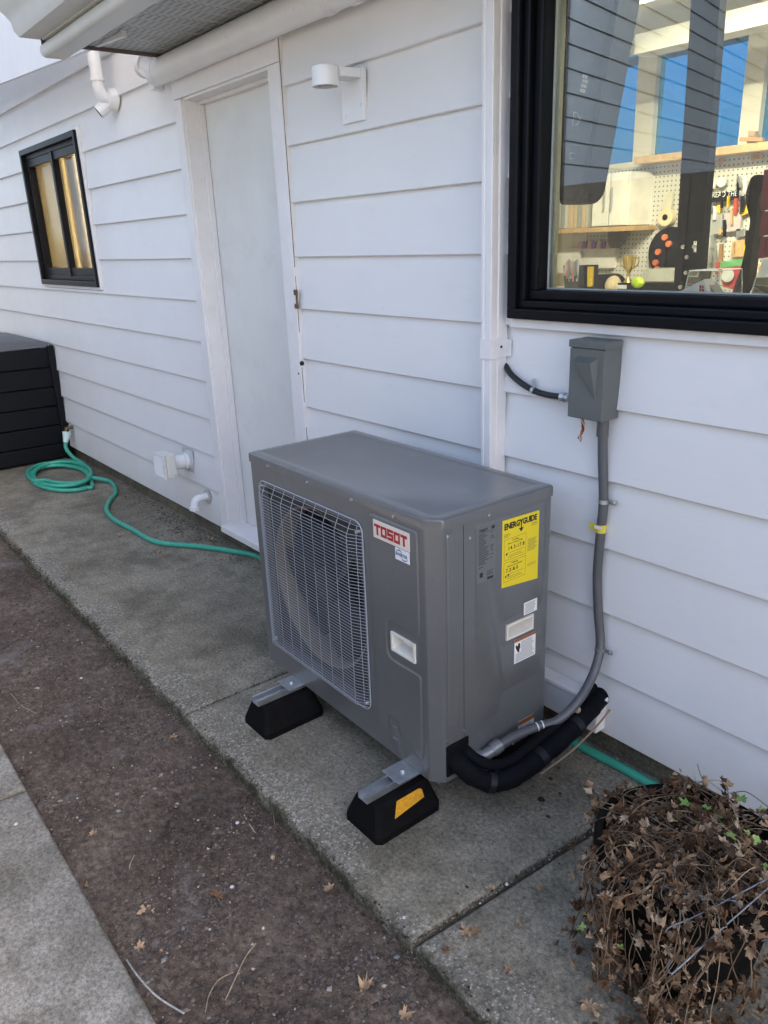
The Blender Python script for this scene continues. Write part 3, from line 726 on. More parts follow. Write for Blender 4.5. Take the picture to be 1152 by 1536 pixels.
# pressed panels
def plate(name, poly, fn, parent, th=.0045, bev=.0042, mat=M_AC, rr=.012):
    b = MB(); b.prism(roundpoly(poly, rr, 3), fn, -.001, th, bev); return b.build(name, mat, parent, auto=20)
plate('pressed_panel', [(-.268, .195), (-.268, .876), (-.060, .876), (-.060, .575), (-.192, .575), (-.205, .560), (-.205, .468), (-.192, .455), (-.060, .455), (-.060, .180), (-.155, .205), (-.165, .255), (-.218, .255), (-.224, .195)], FX(0), ac)
kp = plate('knockout_plate', [(-.212, .140), (-.212, .240), (-.170, .240), (-.162, .140)], FX(0), ac, th=.0016)
plate('knockout_plate', [(-.150, .132), (-.150, .196), (-.062, .176), (-.062, .132)], FX(0), ac, th=.0016)
plate('pressed_rib', [(.040, .300), (.040, .876), (.078, .876), (.078, .300)], SX(0), ac)
plate('service_panel', [(.142, .262), (.142, .872), (.418, .872), (.418, .560), (.250, .560), (.240, .548), (.240, .487), (.250, .475), (.418, .475), (.418, .330), (.25, .330), (.235, .262)], SX(0), ac, th=.002)
plate('knockout_plate', [(.135, .14), (.135, .235), (.215, .235), (.215, .14)], SX(0), ac, th=.0012, rr=.03)
a = MB(); a.box(-.0002, .0006, .0995, .1012, .245, ZT-.006); a.build('panel_seam', M_DARKGAP, ac)
for y, z in ((.036, .262), (.097, .268), (.30, .130), (.12, .845)):
    s_ = MB(); s_.tube([(.0, y, z), (.004, y, z)], .0042, 10); s_.build('screw', M_SCREW, ac)
for z in (.225, .185):
    s_ = MB(); s_.box(-.197, -.178, -.0035, -.001, z, z+.002); s_.build('louver_slit', M_SCREW, ac)
# handle pockets
def pocket(fn, u0, u1, v0, v1):
    b = MB(); w_ = .004
    ou = [(u0-w_, v0-w_), (u1+w_, v0-w_), (u1+w_, v1+w_), (u0-w_, v1+w_)]; inn = [(u0+.002, v0+.002), (u1-.002, v0+.002), (u1-.002, v1-.002), (u0+.002, v1-.002)]
    dep = [(u0+.010, v0+.012), (u1-.010, v0+.012), (u1-.010, v1-.002), (u0+.010, v1-.002)]
    L = [[fn(u, v_, .0055) for u, v_ in ou], [fn(u, v_, .0055) for u, v_ in inn], [fn(u, v_, -.028) for u, v_ in dep]]
    b.v = [p for l in L for p in l]+[fn(u, v_, 0) for u, v_ in ou]
    for q in (0, 1):
        for i in range(4): j = (i+1) % 4; b.f.append((q*4+i, q*4+j, q*4+4+j, q*4+4+i))
    for i in range(4): j = (i+1) % 4; b.f.append((12+i, 12+j, j, i))
    b.f.append((8, 9, 10, 11)); return b.build('handle_pocket', M_CREAM, ac)
pocket(FX(0), *HF); pocket(SX(0), *HS)
# badge
M_BCREAM = flat('badge_face', (.66, .60, .52), .35); M_RED = flat('red_letters', (.36, .012, .018), .4)
a = MB(); a.prism([(-.245, .812), (-.090, .812), (-.090, .864), (-.245, .864)], FX(.0), .0042, .0064, .0006); bd = a.build('name_badge', M_BCREAM, ac)
def strokes(ch):
    W, H_, t_ = 1., 1., .24
    if ch == 'T': return [(0, 1-t_, 1.06, 1), (.40, 0, .40+.27, 1-t_)]
    if ch == 'O': return [(0, 0, .24, 1), (.76, 0, 1, 1), (.24, 0, .76, t_), (.24, 1-t_, .76, 1)]
    if ch == 'S': return [(0, 1-t_, 1, 1), (0, .38, .24, 1-t_), (.0, .38, 1, .62), (.76, t_, 1, .38), (0, 0, 1, t_)]
lx = -.2385; lw, lh = .0245, .031
for ch in 'TOSOT':
    b = MB()
    for (u0, v0, u1, v1) in strokes(ch):
        b.box(lx+u0*lw, lx+u1*lw, -.0076, -.0063, .8225+v0*lh, .8225+v1*lh)
    b.build('letter', M_RED, bd); lx += lw*1.06+.0033 if ch == 'T' else lw+.0038
M_WLAB = flat('white_label', (.72, .72, .72), .4); M_BLUE = flat('blue_print', (.02, .05, .22), .4)
a = MB(); a.box(-.151, -.092, -.0058, -.0044, .776, .810); il = a.build('inverter_label', M_WLAB, ac)
text('lettering', 'INVERTER', .0122, (-.1485, -.0060, .7925), RF, M_BLUE, il, sx=.88, bold=.0004)
for c0, a0, a1 in (((-.133, .793), 30, 165), ((-.112, .793), 205, 340)):
    b = MB(); pts = []
    for i in range(13):
        t_ = math.radians(a0+(a1-a0)*i/12); pts.append((c0[0]+.0135*math.cos(t_), -.0063, c0[1]+.0125*math.sin(t_)))
    b.tube(pts, [.0002+.0011*math.sin(math.pi*i/12) for i in range(13)], 5); b.build('swoosh', M_BLUE, il)
# energy label
M_YEL = flat('yellow_label', (.72, .56, .008), .4)
fnE = SX(0)
a = MB(); E0, E1 = .240, .386
a.add([fnE(E0, .664, .0027), fnE(E1, .650, .0027), fnE(E1, .857, .0027), fnE(E0, .861, .0027)], [(0, 1, 2, 3)]); el = a.build('energy_label', M_YEL, ac)
xx = .0030
text('lettering', 'ENERGYGUIDE', .0232, (xx, E0+.007, .8395), RS, M_INK, el, sx=.88, bold=.0011, sp=.93)
def bars(parent, rows, mat=M_GREYINK):
    b = MB()
    for (y0, y1, z, h) in rows: b.add([(xx, y0, z), (xx, y1, z), (xx, y1, z+h), (xx, y0, z+h)], [(0, 1, 2, 3)])
    o = b.build('print_lines', mat, parent); return tag(o, kind='stuff')
b = MB(); b.add([(xx, .312, .848), (xx, .316, .848), (xx, .316, .823), (xx, .312, .823)], [(0, 1, 2, 3)]); b.add([(xx, .304, .824), (xx, .324, .824), (xx, .314, .812)], [(0, 1, 2)]); b.build('arrow', M_INK, el)
rows = [(.246, .268, .818, .0012), (.246, .272, .814, .0012), (.246, .264, .810, .0012), (.356, .380, .824, .0018), (.352, .380, .819, .001)]
for (z0, z1) in ((.742, .803), (.678, .735)):
    rows += [(.248, .334, z0, .0008), (.248, .334, z1, .0008), (.248, .2488, z0, z1-z0), (.3332, .334, z0, z1-z0), (.256, .326, z0+.020, .001), (.262, .322, z0+.007, .001), (.268, .316, z0+.012, .001)]
for i in range(9): rows.append((.341, .378-(i % 3)*.004, .780-i*.0042, .0011))
rows += [(.341, .378, .706, .0011), (.341, .374, .701, .0011)]
bars(el, rows)
text('lettering', 'Cooling', .0085, (xx, .291, .797), RS, M_INK, el, 'CENTER'); text('lettering', 'Efficiency Rating (SEER)', .0062, (xx, .291, .789), RS, M_INK, el, 'CENTER')
text('lettering', '14.3-17.8', .0150, (xx, .2955, .775), RS, M_INK, el, 'CENTER', sp=1.15, bold=.0003)
text('lettering', 'Heating', .0085, (xx, .291, .730), RS, M_INK, el, 'CENTER'); text('lettering', 'Efficiency Rating (HSPF)', .0062, (xx, .291, .722), RS, M_INK, el, 'CENTER')
text('lettering', '7.2-8.0', .0150, (xx, .280, .710), RS, M_INK, el, 'CENTER', sp=1.15, bold=.0003)
for y, z in ((.258, .758), (.256, .692), (.266, .694)):
    b = MB(); b.add([(xx, y-.004, z+.004), (xx, y+.004, z+.004), (xx, y, z-.004)], [(0, 1, 2)]); b.build('arrow', M_INK, el)
# spec plate
M_SPEC = flat('grey_label', (.135, .137, .142), .35)
a = MB(); a.prism(rrect(.148, .214, .706, .862, .004), SX(0), .0020, .0026); sp_ = a.build('rating_label', M_SPEC, ac)
text('lettering', 'TOSOT', .0095, (xx, .154, .853), RS, M_INK, sp_, bold=.0006)
rows = []; rr_ = random.Random(3)
for i in range(17):
    z = .840-i*.0052; rows.append((.152, .152+rr_.uniform(.018, .040), z, .0018)); rows.append((.196, .196+rr_.uniform(.006, .014), z, .0018)) if rr_.random() < .6 else None
rows += [(.152, .212, .846, .0012), (.199, .211, .850, .009), (.152, .170, .748, .002), (.156, .168, .720, .014), (.182, .206, .722, .0015), (.182, .204, .726, .0015), (.182, .208, .732, .0015), (.184, .208, .708, .007)]
bars(sp_, rows, M_INK)
def label(y0, y1, z0, z1, head=None, name='white_label'):
    b = MB(); b.box(.0021, .0028, y0, y1, z0, z1); o = b.build(name, M_WLAB, ac)
    rows = []; zt = z1-.006
    if head:
        b = MB(); b.add([(xx, y0, z1-head), (xx, y1, z1-head), (xx, y1, z1), (xx, y0, z1)], [(0, 1, 2, 3)]); b.build('orange_band', flat('orange_print', (.30, .085, .02), .4), o); zt = z1-head-.006
    while zt > z0+.003:
        rows.append((y0+(.028 if head and z1-z0 > .06 and zt > z1-.045 else .005), y1-.004-rr_.random()*.012, zt, .0013)); zt -= .0042
    bars(o, rows); return o
label(.333, .388, .549, .588); w2 = label(.297, .386, .404, .482, .009); label(.322, .390, .152, .197, .016)
b = MB(); b.tube([(xx, .303, .462), (xx, .309, .452), (xx, .314, .440)], [.0025, .005, .003], 8); b.tube([(xx, .316, .466), (xx, .314, .454), (xx, .312, .446)], [.003, .005, .003], 8); b.build('hand_symbol', M_INK, w2)

# ------------------------------------------------------------------ rubber mounting blocks
M_RUB = pmat('black_rubber', (.0035, .0035, .004), .75, vs=30, var=.5, bump=.3, bs=160, bd=.001, dirt=.12, dcol=(.03, .028, .025), spec=.12)
M_GALV = pmat('galvanised_steel', (.52, .55, .58), .34, metal=.85, vs=25, var=.18, bump=.1)
M_REFL = pmat('yellow_reflective_tape', (.62, .30, .02), .35, vs=90, var=.25, bump=.5, bs=260)
def block(x, y, label_, strip):
    o = thing('rubber_mounting_block', label_, 'mounting block', (x, y, 0), 0, 'black rubber blocks under the air conditioner')
    bm = MB(); S_ = [(0, .081, 0, .238), (.022, .081, 0, .238), (.088, .050, .020, .218), (.100, .044, .024, .214)]
    for z, hx, ya, yb in S_:
        c_ = .014 if z < .03 else .006; bm.v += [(-hx, ya+c_, z), (-hx+c_, ya, z), (hx-c_, ya, z), (hx, ya+c_, z), (hx, yb-c_, z), (hx-c_, yb, z), (-hx+c_, yb, z), (-hx, yb-c_, z)]
    for q in range(3):
        for i in range(8): j = (i+1) % 8; bm.f.append((q*8+i, q*8+j, q*8+8+j, q*8+8+i))
    bm.f += [tuple(range(7, -1, -1)), tuple(range(24, 32))]
    bm.build('rubber_base', M_RUB, o)
    c = MB(); w_, h_, t_ = .0205, .022, .0028
    c.box(-w_, w_, .012, .228, .1004, .1004+t_); c.box(-w_, -w_+t_, .012, .228, .1004+t_, .1004+h_); c.box(w_-t_, w_, .012, .228, .1004+t_, .1004+h_)
    c.box(-w_+t_, -w_+.006, .012, .228, .1004+h_-t_, .1004+h_); c.box(w_-.006, w_-t_, .012, .228, .1004+h_-t_, .1004+h_); c.build('strut_channel', M_GALV, o)
    c = MB(); c.tube([(0, .03, .1035), (0, .03, .108)], .006, 8); c.tube([(0, .158, .1225), (0, .158, .1265), ], .0105, 18); c.tube([(0, .158, .1265), (0, .158, .133)], .0075, 6); c.build('bolt', M_GALV, o)
    if strip:
        c = MB(); sl_ = lambda y_, k_: (.081-.031*k_+.0012, y_, .022+.066*k_)
        c.add([sl_(.070, .42), sl_(.092, .985), sl_(.176, .985), sl_(.184, .90), sl_(.184, .58)], [(0, 1, 2, 3, 4)]); c.build('reflective_tape', M_REFL, o)
    c = MB()
    for (y0, z0, y1, z1) in ((.09, .4, .14, .4), (.09, .4, .09, .75), (.14, .4, .14, .75), (.09, .75, .14, .75), (.115, .45, .115, .7), (.10, .57, .13, .57)):
        if strip: break
        p = (.081-.031*z0+.0004, y0, .022+.066*z0); q = (.081-.031*z1+.0004, y1, .022+.066*z1); c.tube([p, q], .0012, 5)
    if c.v: c.build('moulded_mark', M_RUB, o)
    return o
block(-1.455, 1.007, 'black rubber block with yellow reflective tape under the near front corner of the air conditioner', True)
block(-2.080, 1.022, 'black rubber block without tape under the far front corner of the air conditioner', False)
block(-1.452, 1.503, 'black rubber block just showing behind the air conditioner near the wall', False)
for bx_, by_ in ((-1.455, 1.007), (-2.08, 1.022)):
    c = MB(); c.bbox(-.040, .040, .112, .21, .1226, .1256, .001, Matrix.Translation((bx_+1.335, by_-1.195, 0))); c.build('mounting_foot', M_GALV, ac)

# ------------------------------------------------------------------ line set and conduit
M_FOAM = pmat('black_pipe_insulation', (.0035, .0038, .0055), .8, vs=25, var=.4, bump=.6, bs=38, bd=.007, spec=.14)
ls = thing('insulated_pipe', 'thick black foam wrapped refrigerant pipe curving from the unit into the wall', 'pipe', (-1.2, 1.5, 0))
L0 = Vector((1.2, -1.5, 0))
pts = spline([(-1.37, 1.262, .195), (-1.325, 1.264, .180), (-1.285, 1.282, .150), (-1.245, 1.325, .128), (-1.222, 1.40, .130), (-1.212, 1.50, .155), (-1.208, 1.60, .180), (-1.215, 1.70, .205), (-1.232, 1.80, .215)], 8)
rad = [.0285+.0012*math.sin(i*.9)+.0008*math.sin(i*2.1) for i in range(len(pts))]
a = MB(); a.tube([Vector(p)+L0 for p in pts], rad, 20); a.build('main_pipe', M_FOAM, ls, smooth=True)
pts2 = spline([(-1.37, 1.30, .215), (-1.31, 1.30, .195), (-1.268, 1.335, .168), (-1.250, 1.40, .160), (-1.242, 1.50, .182), (-1.240, 1.62, .205), (-1.248, 1.72, .225), (-1.262, 1.80, .235)], 8)
a = MB(); a.tube([Vector(p)+L0 for p in pts2], [.0155+.0006*math.sin(i*1.1) for i in range(len(pts2))], 14); a.build('second_pipe', M_FOAM, ls, smooth=True)
M_TAPE = pmat('black_tape', (.005, .006, .009), .45, bump=.6, bs=60, bd=.002, spec=.35)
for i in (22, 38, 50):
    d_ = (pts[i+1]-pts[i]).normalized(); a = MB(); a.tube([pts[i]+L0, pts[i]+d_*(.014+.004*(i % 3))+L0], [rad[i]+.0018, rad[i+1]+.0026], 20); a.build('tape_wrap', M_TAPE, ls, auto=40)
a = MB(); a.bbox(-1.352, -1.330, 1.227, 1.312, .142, .244, .004, Matrix.Translation(L0)); a.build('foam_plug', M_FOAM, ls)
a = MB(); x, y, z, r_ = -1.222, 1.66, .232, .010
a.tube([Vector((x, y, z-.01))+L0, Vector((x, y, z))+L0, Vector((x, y, z+.006))+L0], [r_, r_, r_*.5], 8)
a.build('putty', pmat('tan_putty', (.33, .27, .17), .8, bump=.4), ls)
cu = spline([(-1.19, 1.46, .118), (-1.18, 1.58, .140), (-1.182, 1.70, .168), (-1.195, 1.79, .185)], 6)
a = MB(); a.tube([p+L0 for p in cu], .0032, 8); a.build('copper_line', pmat('copper', (.30, .21, .14), .5, metal=.2), ls, smooth=True)
tb = thing('pipe_cover', 'white horizontal cover box low on the wall behind the unit where the black pipe enters', 'cover', (-1.2, 1.765, .17))
a = MB(); a.bbox(-.95, -.006, -.028, .02, -.058, .055, .006); a.build('channel', M_TRIM, tb)
a = MB(); a.bbox(-.95, .0, -.034, .02, .040, .056, .004); a.build('ledge', M_TRIM, tb)

M_COND = pmat('grey_conduit', (.085, .088, .095), .4, vs=20, var=.1, bump=.1)
M_BOXG = pmat('grey_enamel', (.105, .116, .113), .35, vs=8, var=.06, bump=.06, bs=250, dirt=.15, dcol=(.3, .3, .28))
cn = thing('conduit', 'grey flexible conduit dropping from the disconnect box and curving to the unit', 'conduit', (-1.25, 1.77, .6)); L1 = Vector((1.25, -1.77, -.6))
cp = spline([(-1.262, 1.760, 1.075), (-1.260, 1.765, .98), (-1.251, 1.768, .856), (-1.254, 1.768, .76), (-1.257, 1.768, .63), (-1.244, 1.766, .505), (-1.226, 1.760, .405), (-1.212, 1.715, .335), (-1.222, 1.662, .258), (-1.240, 1.590, .213), (-1.268, 1.533, .203), (-1.292, 1.450, .192), (-1.302, 1.395, .178), (-1.308, 1.377, .172)], 8)
a = MB(); a.tube([p+L1 for p in cp], .0138, 14); a.build('flexible_tube', M_COND, cn, smooth=True)
a = MB(); e = spline([(-1.302, 1.400, .180), (-1.308, 1.372, .170), (-1.316, 1.350, .163), (-1.338, 1.345, .162)], 4)
a.tube([p+L1 for p in e], [.0175]*len(e), 14)
a.tube([Vector((-1.301, 1.41, .183))+L1, Vector((-1.307, 1.380, .173))+L1], .021, 8); a.build('elbow_fitting', pmat('grey_fitting', (.19, .195, .205), .3, metal=.3), cn, auto=50)
a = MB(); a.tube([Vector((-1.262, 1.76, 1.095))+L1, Vector((-1.262, 1.76, 1.045))+L1], .0165, 12); a.build('collar', M_COND, cn, auto=50)
a = MB()
for k_ in (78, 80):
    d_ = (cp[k_+1]-cp[k_]).normalized(); a.tube([cp[k_]+L1, cp[k_]+d_*.004+L1], .0145, 14)
a.build('white_tie', M_WLAB, cn)
for zz, nm in ((.856, 0), (.392, 1)):
    i = min(range(len(cp)), key=lambda q: abs(cp[q].z-zz)); p = cp[i]+L1
    a = MB(); a.tube([p+Vector((0, 0, .006)), p-Vector((0, 0, .006))], .0155, 14); a.bbox(p.x+.010, p.x+.040, p.y+.006, p.y+.009, p.z-.007, p.z+.007, .001); a.tube([(p.x+.030, p.y+.006, p.z), (p.x+.030, p.y+.000, p.z)], .0055, 8); a.build('strap_clamp', M_GALV, cn, auto=40)
i = min(range(len(cp)), key=lambda q: abs(cp[q].z-.772)); p = cp[i]+L1
a = MB(); a.tube([p+Vector((0, 0, .012)), p-Vector((0, 0, .012))], .0148, 14); a.box(p.x-.034, p.x-.010, p.y-.010, p.y-.009, p.z-.010, p.z+.012); a.build('yellow_sticker', flat('yellow_sticker', (.62, .52, .06), .5), cn, auto=40)
a = MB(); a.box(p.x-.012, p.x+.012, p.y-.0160, p.y-.0152, p.z+.001, p.z+.010); a.build('sticker_patch', M_WLAB, cn)

# disconnect box
db = thing('disconnect_box', 'grey electrical disconnect box mounted on the wall under the big window', 'electrical box', (-1.285, 1.785, 1.2))
a = MB(); a.bbox(-.057, .052, -.072, .002, -.105, .098, .003); a.build('box', M_BOXG, db)
a = MB(); a.bbox(-.062, .057, -.080, -.004, .088, .108, .003); a.build('rain_hood', M_BOXG, db)
a = MB(); a.bbox(-.059, .053, -.0765, -.070, -.103, .086, .002); cv = a.build('front_cover', M_BOXG, db)
a = MB()
wpts = [(-.030, -.0765, .062), (.034, -.0765, .062), (.034, -.0765, -.030), (.020, -.0765, -.040), (-.024, -.098, .052), (.024, -.098, .052)]
a.v = [(-.034, -.0764, .066), (.036, -.0764, .066), (.030, -.0764, -.045), (.026, -.0764, -.045), (-.024, -.100, .054), (.026, -.100, .054), (-.030, -.0764, .040)]
a.f = [(0, 4, 5, 1), (1, 5, 2), (5, 3, 2), (4, 6, 3, 5), (0, 6, 4)]
a.build('embossed_handle', M_BOXG, cv)
cb = thing('black_cable', 'short black cable sagging between the downspout and the disconnect box', 'cable', (-1.5, 1.77, 1.15)); L2 = Vector((1.5, -1.77, -1.15))
kp_ = spline([tuple(ony(757, 545, 1.79)), tuple(ony(768, 563, 1.768)), tuple(ony(795, 583, 1.765)), tuple(ony(820, 592, 1.762)), tuple(ony(848, 596, 1.758))], 8)
a = MB(); a.tube([p+L2 for p in kp_], .0095, 12); a.build('sheath', pmat('black_cable_jacket', (.01, .01, .012), .3, bump=.1), cb, smooth=True)
p = kp_[17]+L2; d_ = (kp_[18]-kp_[17]).normalized()
a = MB(); a.tube([p, p+d_*.010], .0112, 12); a.bbox(p.x-.002, p.x+.008, p.y+.002, p.y+.006, p.z, p.z+.034, .001); a.tube([(p.x+.003, p.y+.002, p.z+.026), (p.x+.003, p.y-.004, p.z+.026)], .005, 8); a.build('clamp', M_GALV, cb, auto=40)
p = kp_[-1]+L2
a = MB(); a.tube([p+Vector((-.014, 0, 0)), p+Vector((0, 0, 0))], .0145, 8); a.tube([p+Vector((0, 0, 0)), p+Vector((.014, 0, 0))], .0115, 12); a.build('connector', M_GALV, cb, auto=40)
wr = thing('wire_ends', 'twisted coloured wire ends dangling below the disconnect box', 'wires', (-1.315, 1.735, 1.09))
for j, c_ in enumerate(((.35, .06, .03), (.03, .025, .02), (.45, .36, .25), (.28, .12, .05))):
    a = MB(); ps = []
    for i in range(22):
        t_ = i/21; an = t_*9+j*1.57; ps.append((.0035*math.cos(an)+.006*math.sin(t_*4), .0035*math.sin(an), .006-t_*(.060+.004*j)))
    a.tube(ps, .0019, 6); a.build('wire', flat('wire_%s' % ('red', 'black', 'tan', 'brown')[j], c_), wr, smooth=True)

# ------------------------------------------------------------------ wall light
wl = thing('wall_light', 'white downlight on a bracket beside the door', 'wall light', (-2.352, 1.785, 2.04))
a = MB(); a.bbox(-.060, .062, -.018, .0, -.078, .078, .003); a.build('back_plate', M_PVC, wl)
a = MB(); a.bbox(-.018, .056, -.100, -.018, .048, .076, .003); a.build('arm', M_PVC, wl)
a = MB(); N = 28; c0 = (.012, -.132)
for r_, z_ in ((.020, .080), (.041, .080), (.044, .077), (.044, .020), (.0415, .020), (.0415, .055), (.02, .055)):
    a.v += [(c0[0]+r_*math.cos(2*math.pi*i/N), c0[1]+r_*math.sin(2*math.pi*i/N), z_) for i in range(N)]
for q in range(6):
    for i in range(N): a.f.append((q*N+i, q*N+(i+1) % N, (q+1)*N+(i+1) % N, (q+1)*N+i))
a.f.append(tuple(range(N))); a.build('shade', M_PVC, wl, auto=40)
a = MB(); a.tube([(c0[0], c0[1], .054), (c0[0], c0[1], .026), (c0[0], c0[1], .018)], [.027, .027, .02], 18); a.build('bulb', pmat('dusty_bulb', (.30, .28, .25), .4), wl, auto=40)
a = MB(); a.tube([(.05, -.018, -.03), (.05, -.020, -.03)], .003, 8); a.build('screw', M_SCREW, wl)

# ------------------------------------------------------------------ vents and pipes on the left wall
vh = thing('exhaust_hood', 'white louvered square exhaust hood on a round pipe low on the left wall', 'vent', (-4.10, 1.785, .42))
a = MB(); a.tube([(0, 0, 0), (0, -.13, 0)], .040, 22); a.build('pipe', M_PVC, vh, auto=40)
a = MB(); a.tube([(0, -.01, 0), (0, -.035, 0)], .048, 22); a.build('collar', M_PVC, vh, auto=40)
a = MB(); a.bbox(-.065, .065, -.006, .0, -.065, .065, .002); a.tube([(0, -.006, 0), (0, -.014, 0)], [.062, .05], 22); a.build('flange', pmat('grey_flange', (.5, .5, .5), .5), vh, auto=40)
a = MB(); a.box(-.060, .060, -.1665, -.164, -.064, .066); a.build('louver_shade_plate', M_DARKGAP, vh); a = MB(); a.bbox(-.066, .066, -.165, -.105, -.070, .072, .012); a.bbox(-.066, -.061, -.186, -.166, -.068, .070, .002); a.bbox(.061, .066, -.186, -.166, -.068, .070, .002); a.bbox(-.061, .061, -.186, -.166, .065, .070, .002); hd = a.build('hood', pmat('yellowed_plastic', (.66, .65, .60), .5, vs=20, var=.08, dirt=.4, dcol=(.3, .26, .2)), vh)  # dark plate behind the louvers stands for the shade between them
for i in range(9):
    a = MB(); z = -.056+i*.0145; a.box(-.062, .062, -.0022, .0022, -.0065, .0065, Matrix.Translation((0, -.176, z)) @ Matrix.Rotation(math.radians(-38), 4, 'X')); a.build('louver', M_PVC, hd)
a = MB(); a.tube([(.0665, -.12, -.055), (.0665, -.12, -.052)], .003, 6); a.build('screw', M_BRASS, hd)
el_ = thing('drain_elbow', 'small white pipe elbow pointing down near the door foot', 'pipe', (-3.905, 1.785, .245))
a = MB(); q = spline([(0, 0, 0), (0, -.045, 0), (0, -.075, -.010), (0, -.088, -.045)], 5); a.tube(q, .0225, 16); a.tube([(0, -.088, -.040), (0, -.090, -.062)], .0265, 16); a.build('elbow', M_PVC, el_, auto=45)
a = MB(); a.tube([(0, 0, 0), (0, -.006, 0)], .040, 16); a.build('flange', pmat('sealant', (.45, .42, .38), .8), el_)
vp = thing('exhaust_pipe', 'white bent exhaust pipe with open mouth under the left end of the eave', 'pipe', (-4.46, 1.785, 2.33))
a = MB(); a.tube([(0, 0, 0), (0, -.045, -.005)], .038, 20); a.tube([(0, 0, .0), (0, -.045, .006)], [.06, .05], 20); 
a.tube([(.0, -.015, .0), (-.030, -.090, -.060)], .034, 20); a.build('tee', M_PVC, vp, auto=40)
a = MB(); a.tube([(-.0302, -.0905, -.0604), (-.0305, -.0913, -.061)], .029, 20); a.build('mouth', M_DARKGAP, vp)
a = MB(); q = spline([(0, -.03, -.005), (0, -.065, .012), (0, -.082, .05), (0, -.085, .09)], 6); a.tube(q, .0315, 20); a.tube([(0, -.085, .082), (0, -.085, .094)], .0365, 20); a.tube([(0, -.085, .09), (0, -.085, .40)], .032, 20); a.build('riser', M_PVC, vp, auto=40)

# ------------------------------------------------------------------ hose and faucet
M_HOSE = pmat('green_garden_hose', (.045, .33, .23), .38, vs=14, var=.14, bump=.15, bs=200, dirt=.35, dcol=(.05, .15, .11))
hr = .0145
def coilpts():
    o = []
    c = Vector((-5.80, 1.52, 0))
    turns = 4.4; n = 120
    for i in range(n):
        t_ = i/(n-1); an = math.radians(75)-t_*turns*2*math.pi
        layer = t_*turns; k_ = 1.04-.085*((layer*1.37) % 3.3)+.03*math.sin(layer*5); zz = hr+.0105*layer*(.75+.25*math.sin(an*1.3))
        p = c+Vector((.40*k_*math.cos(an)+.02*math.sin(layer*4), .20*k_*math.sin(an)+.012*math.cos(layer*3.1), zz))
        o.append(p)
    return o
cpnts = coilpts()
start = [(-6.235, 1.715, .185), (-6.22, 1.70, .12), (-6.12, 1.72, .055), (-5.95, 1.74, .03)]
end = [tuple(onz(165, 722, .02)), tuple(onz(174, 738, hr)), tuple(onz(164, 752, hr)), tuple(onz(160, 766, hr)), tuple(onz(172, 780, hr)), tuple(onz(196, 793, hr)), tuple(onz(222, 808, hr)), tuple(onz(246, 815, hr)), tuple(onz(300, 820, hr)), tuple(onz(350, 827, hr)), tuple(onz(392, 837, hr)), (-3.0, 1.76, hr), (-2.4, 1.785, hr), (-1.8, 1.775, hr), tuple(onz(868, 1117, hr)), tuple(onz(930, 1150, hr)), tuple(onz(1000, 1189, hr)), (-.80, 1.775, hr), (-.6, 1.74, hr)]
hs = thing('garden_hose', 'green garden hose coiled by the black box and running along the wall', 'hose', (0, 0, 0))
a = MB(); al_ = start+[tuple(p) for p in cpnts[4:112]]+end
a.tube(spline(al_, 5), hr, 12); a.build('tube', M_HOSE, hs, smooth=True)
a = MB(); a.tube([(-6.245, 1.735, .245), (-6.238, 1.722, .20), (-6.232, 1.708, .165)], [.034, .026, .018], 14); a.build('hose_sleeve', pmat('pale_teal_sleeve', (.55, .68, .66), .4), hs, auto=40)
fc = thing('faucet', 'dark outdoor faucet behind the black storage box corner', 'faucet', (-6.25, 1.785, .27))
a = MB(); a.tube([(0, 0, 0), (0, -.05, .0), (0.004, -.055, -.02)], [.012, .014, .014], 10); a.tube([(0, -.035, 0), (0, -.04, .03)], .007, 8); a.build('spigot', M_BRASS, fc, auto=40)
a = MB(); a.tube([(-.03, -.042, .032), (.03, -.042, .032)], .008, 8); a.tube([(0, -.042, .028), (0, -.042, .036)], .022, 8); a.build('handle', M_RUB, fc, auto=40)

# ------------------------------------------------------------------ storage box
M_PLB = pmat('black_resin', (.0035, .004, .006), .6, vs=10, var=.2, spec=.2, bump=.2, bs=60, sc=(1, .15, 1))
sb = thing('storage_box', 'black resin deck storage box with plank sides against the left wall', 'storage box', (-6.388, 1.40, 0))
for i, (z0, z1) in enumerate(((.012, .128), (.134, .278), (.284, .430), (.436, .580), (.586, .733), (.739, .886))):
    for xa, sgn in ((0, 1), (-1.2, -1)):
        a = MB(); N = 16
        for j in range(N+1):
            u = j/N; y = -.70+1.05*u; bw = .014*math.sin(math.pi*u); dz = .006*math.sin(u*3.1+.4)+.004*(1-u)
            a.v += [(xa+sgn*(bw-.006), y, z0+dz), (xa+sgn*bw, y, z0+.007+dz), (xa+sgn*bw, y, z1-.007+dz), (xa+sgn*(bw-.006), y, z1+dz), (xa-sgn*.02, y, z1+dz), (xa-sgn*.02, y, z0+dz)]
            if j:
                for s_ in range(6): k_ = (j-1)*6; a.f.append((k_+s_, k_+(s_+1) % 6, k_+6+(s_+1) % 6, k_+6+s_))
        a.f += [tuple(range(6)), tuple(N*6+s_ for s_ in range(6))]
        a.build('side_plank', M_PLB, sb)
a = MB(); a.box(-1.19, -.02, -.69, .36, .02, .86); a.build('inner_body', M_PLB, sb)
for x_, y_ in ((0, .335), (0, -.74), (-1.2, .335), (-1.2, -.74)):
    a = MB(); a.bbox(x_-.03, x_+.022, y_, y_+.05, 0, .90, .006); a.build('corner_post', M_PLB, sb)
M_LID = pmat('grey_lid', (.10, .105, .115), .42, vs=8, var=.15, bump=.2)
a = MB(); N = 10
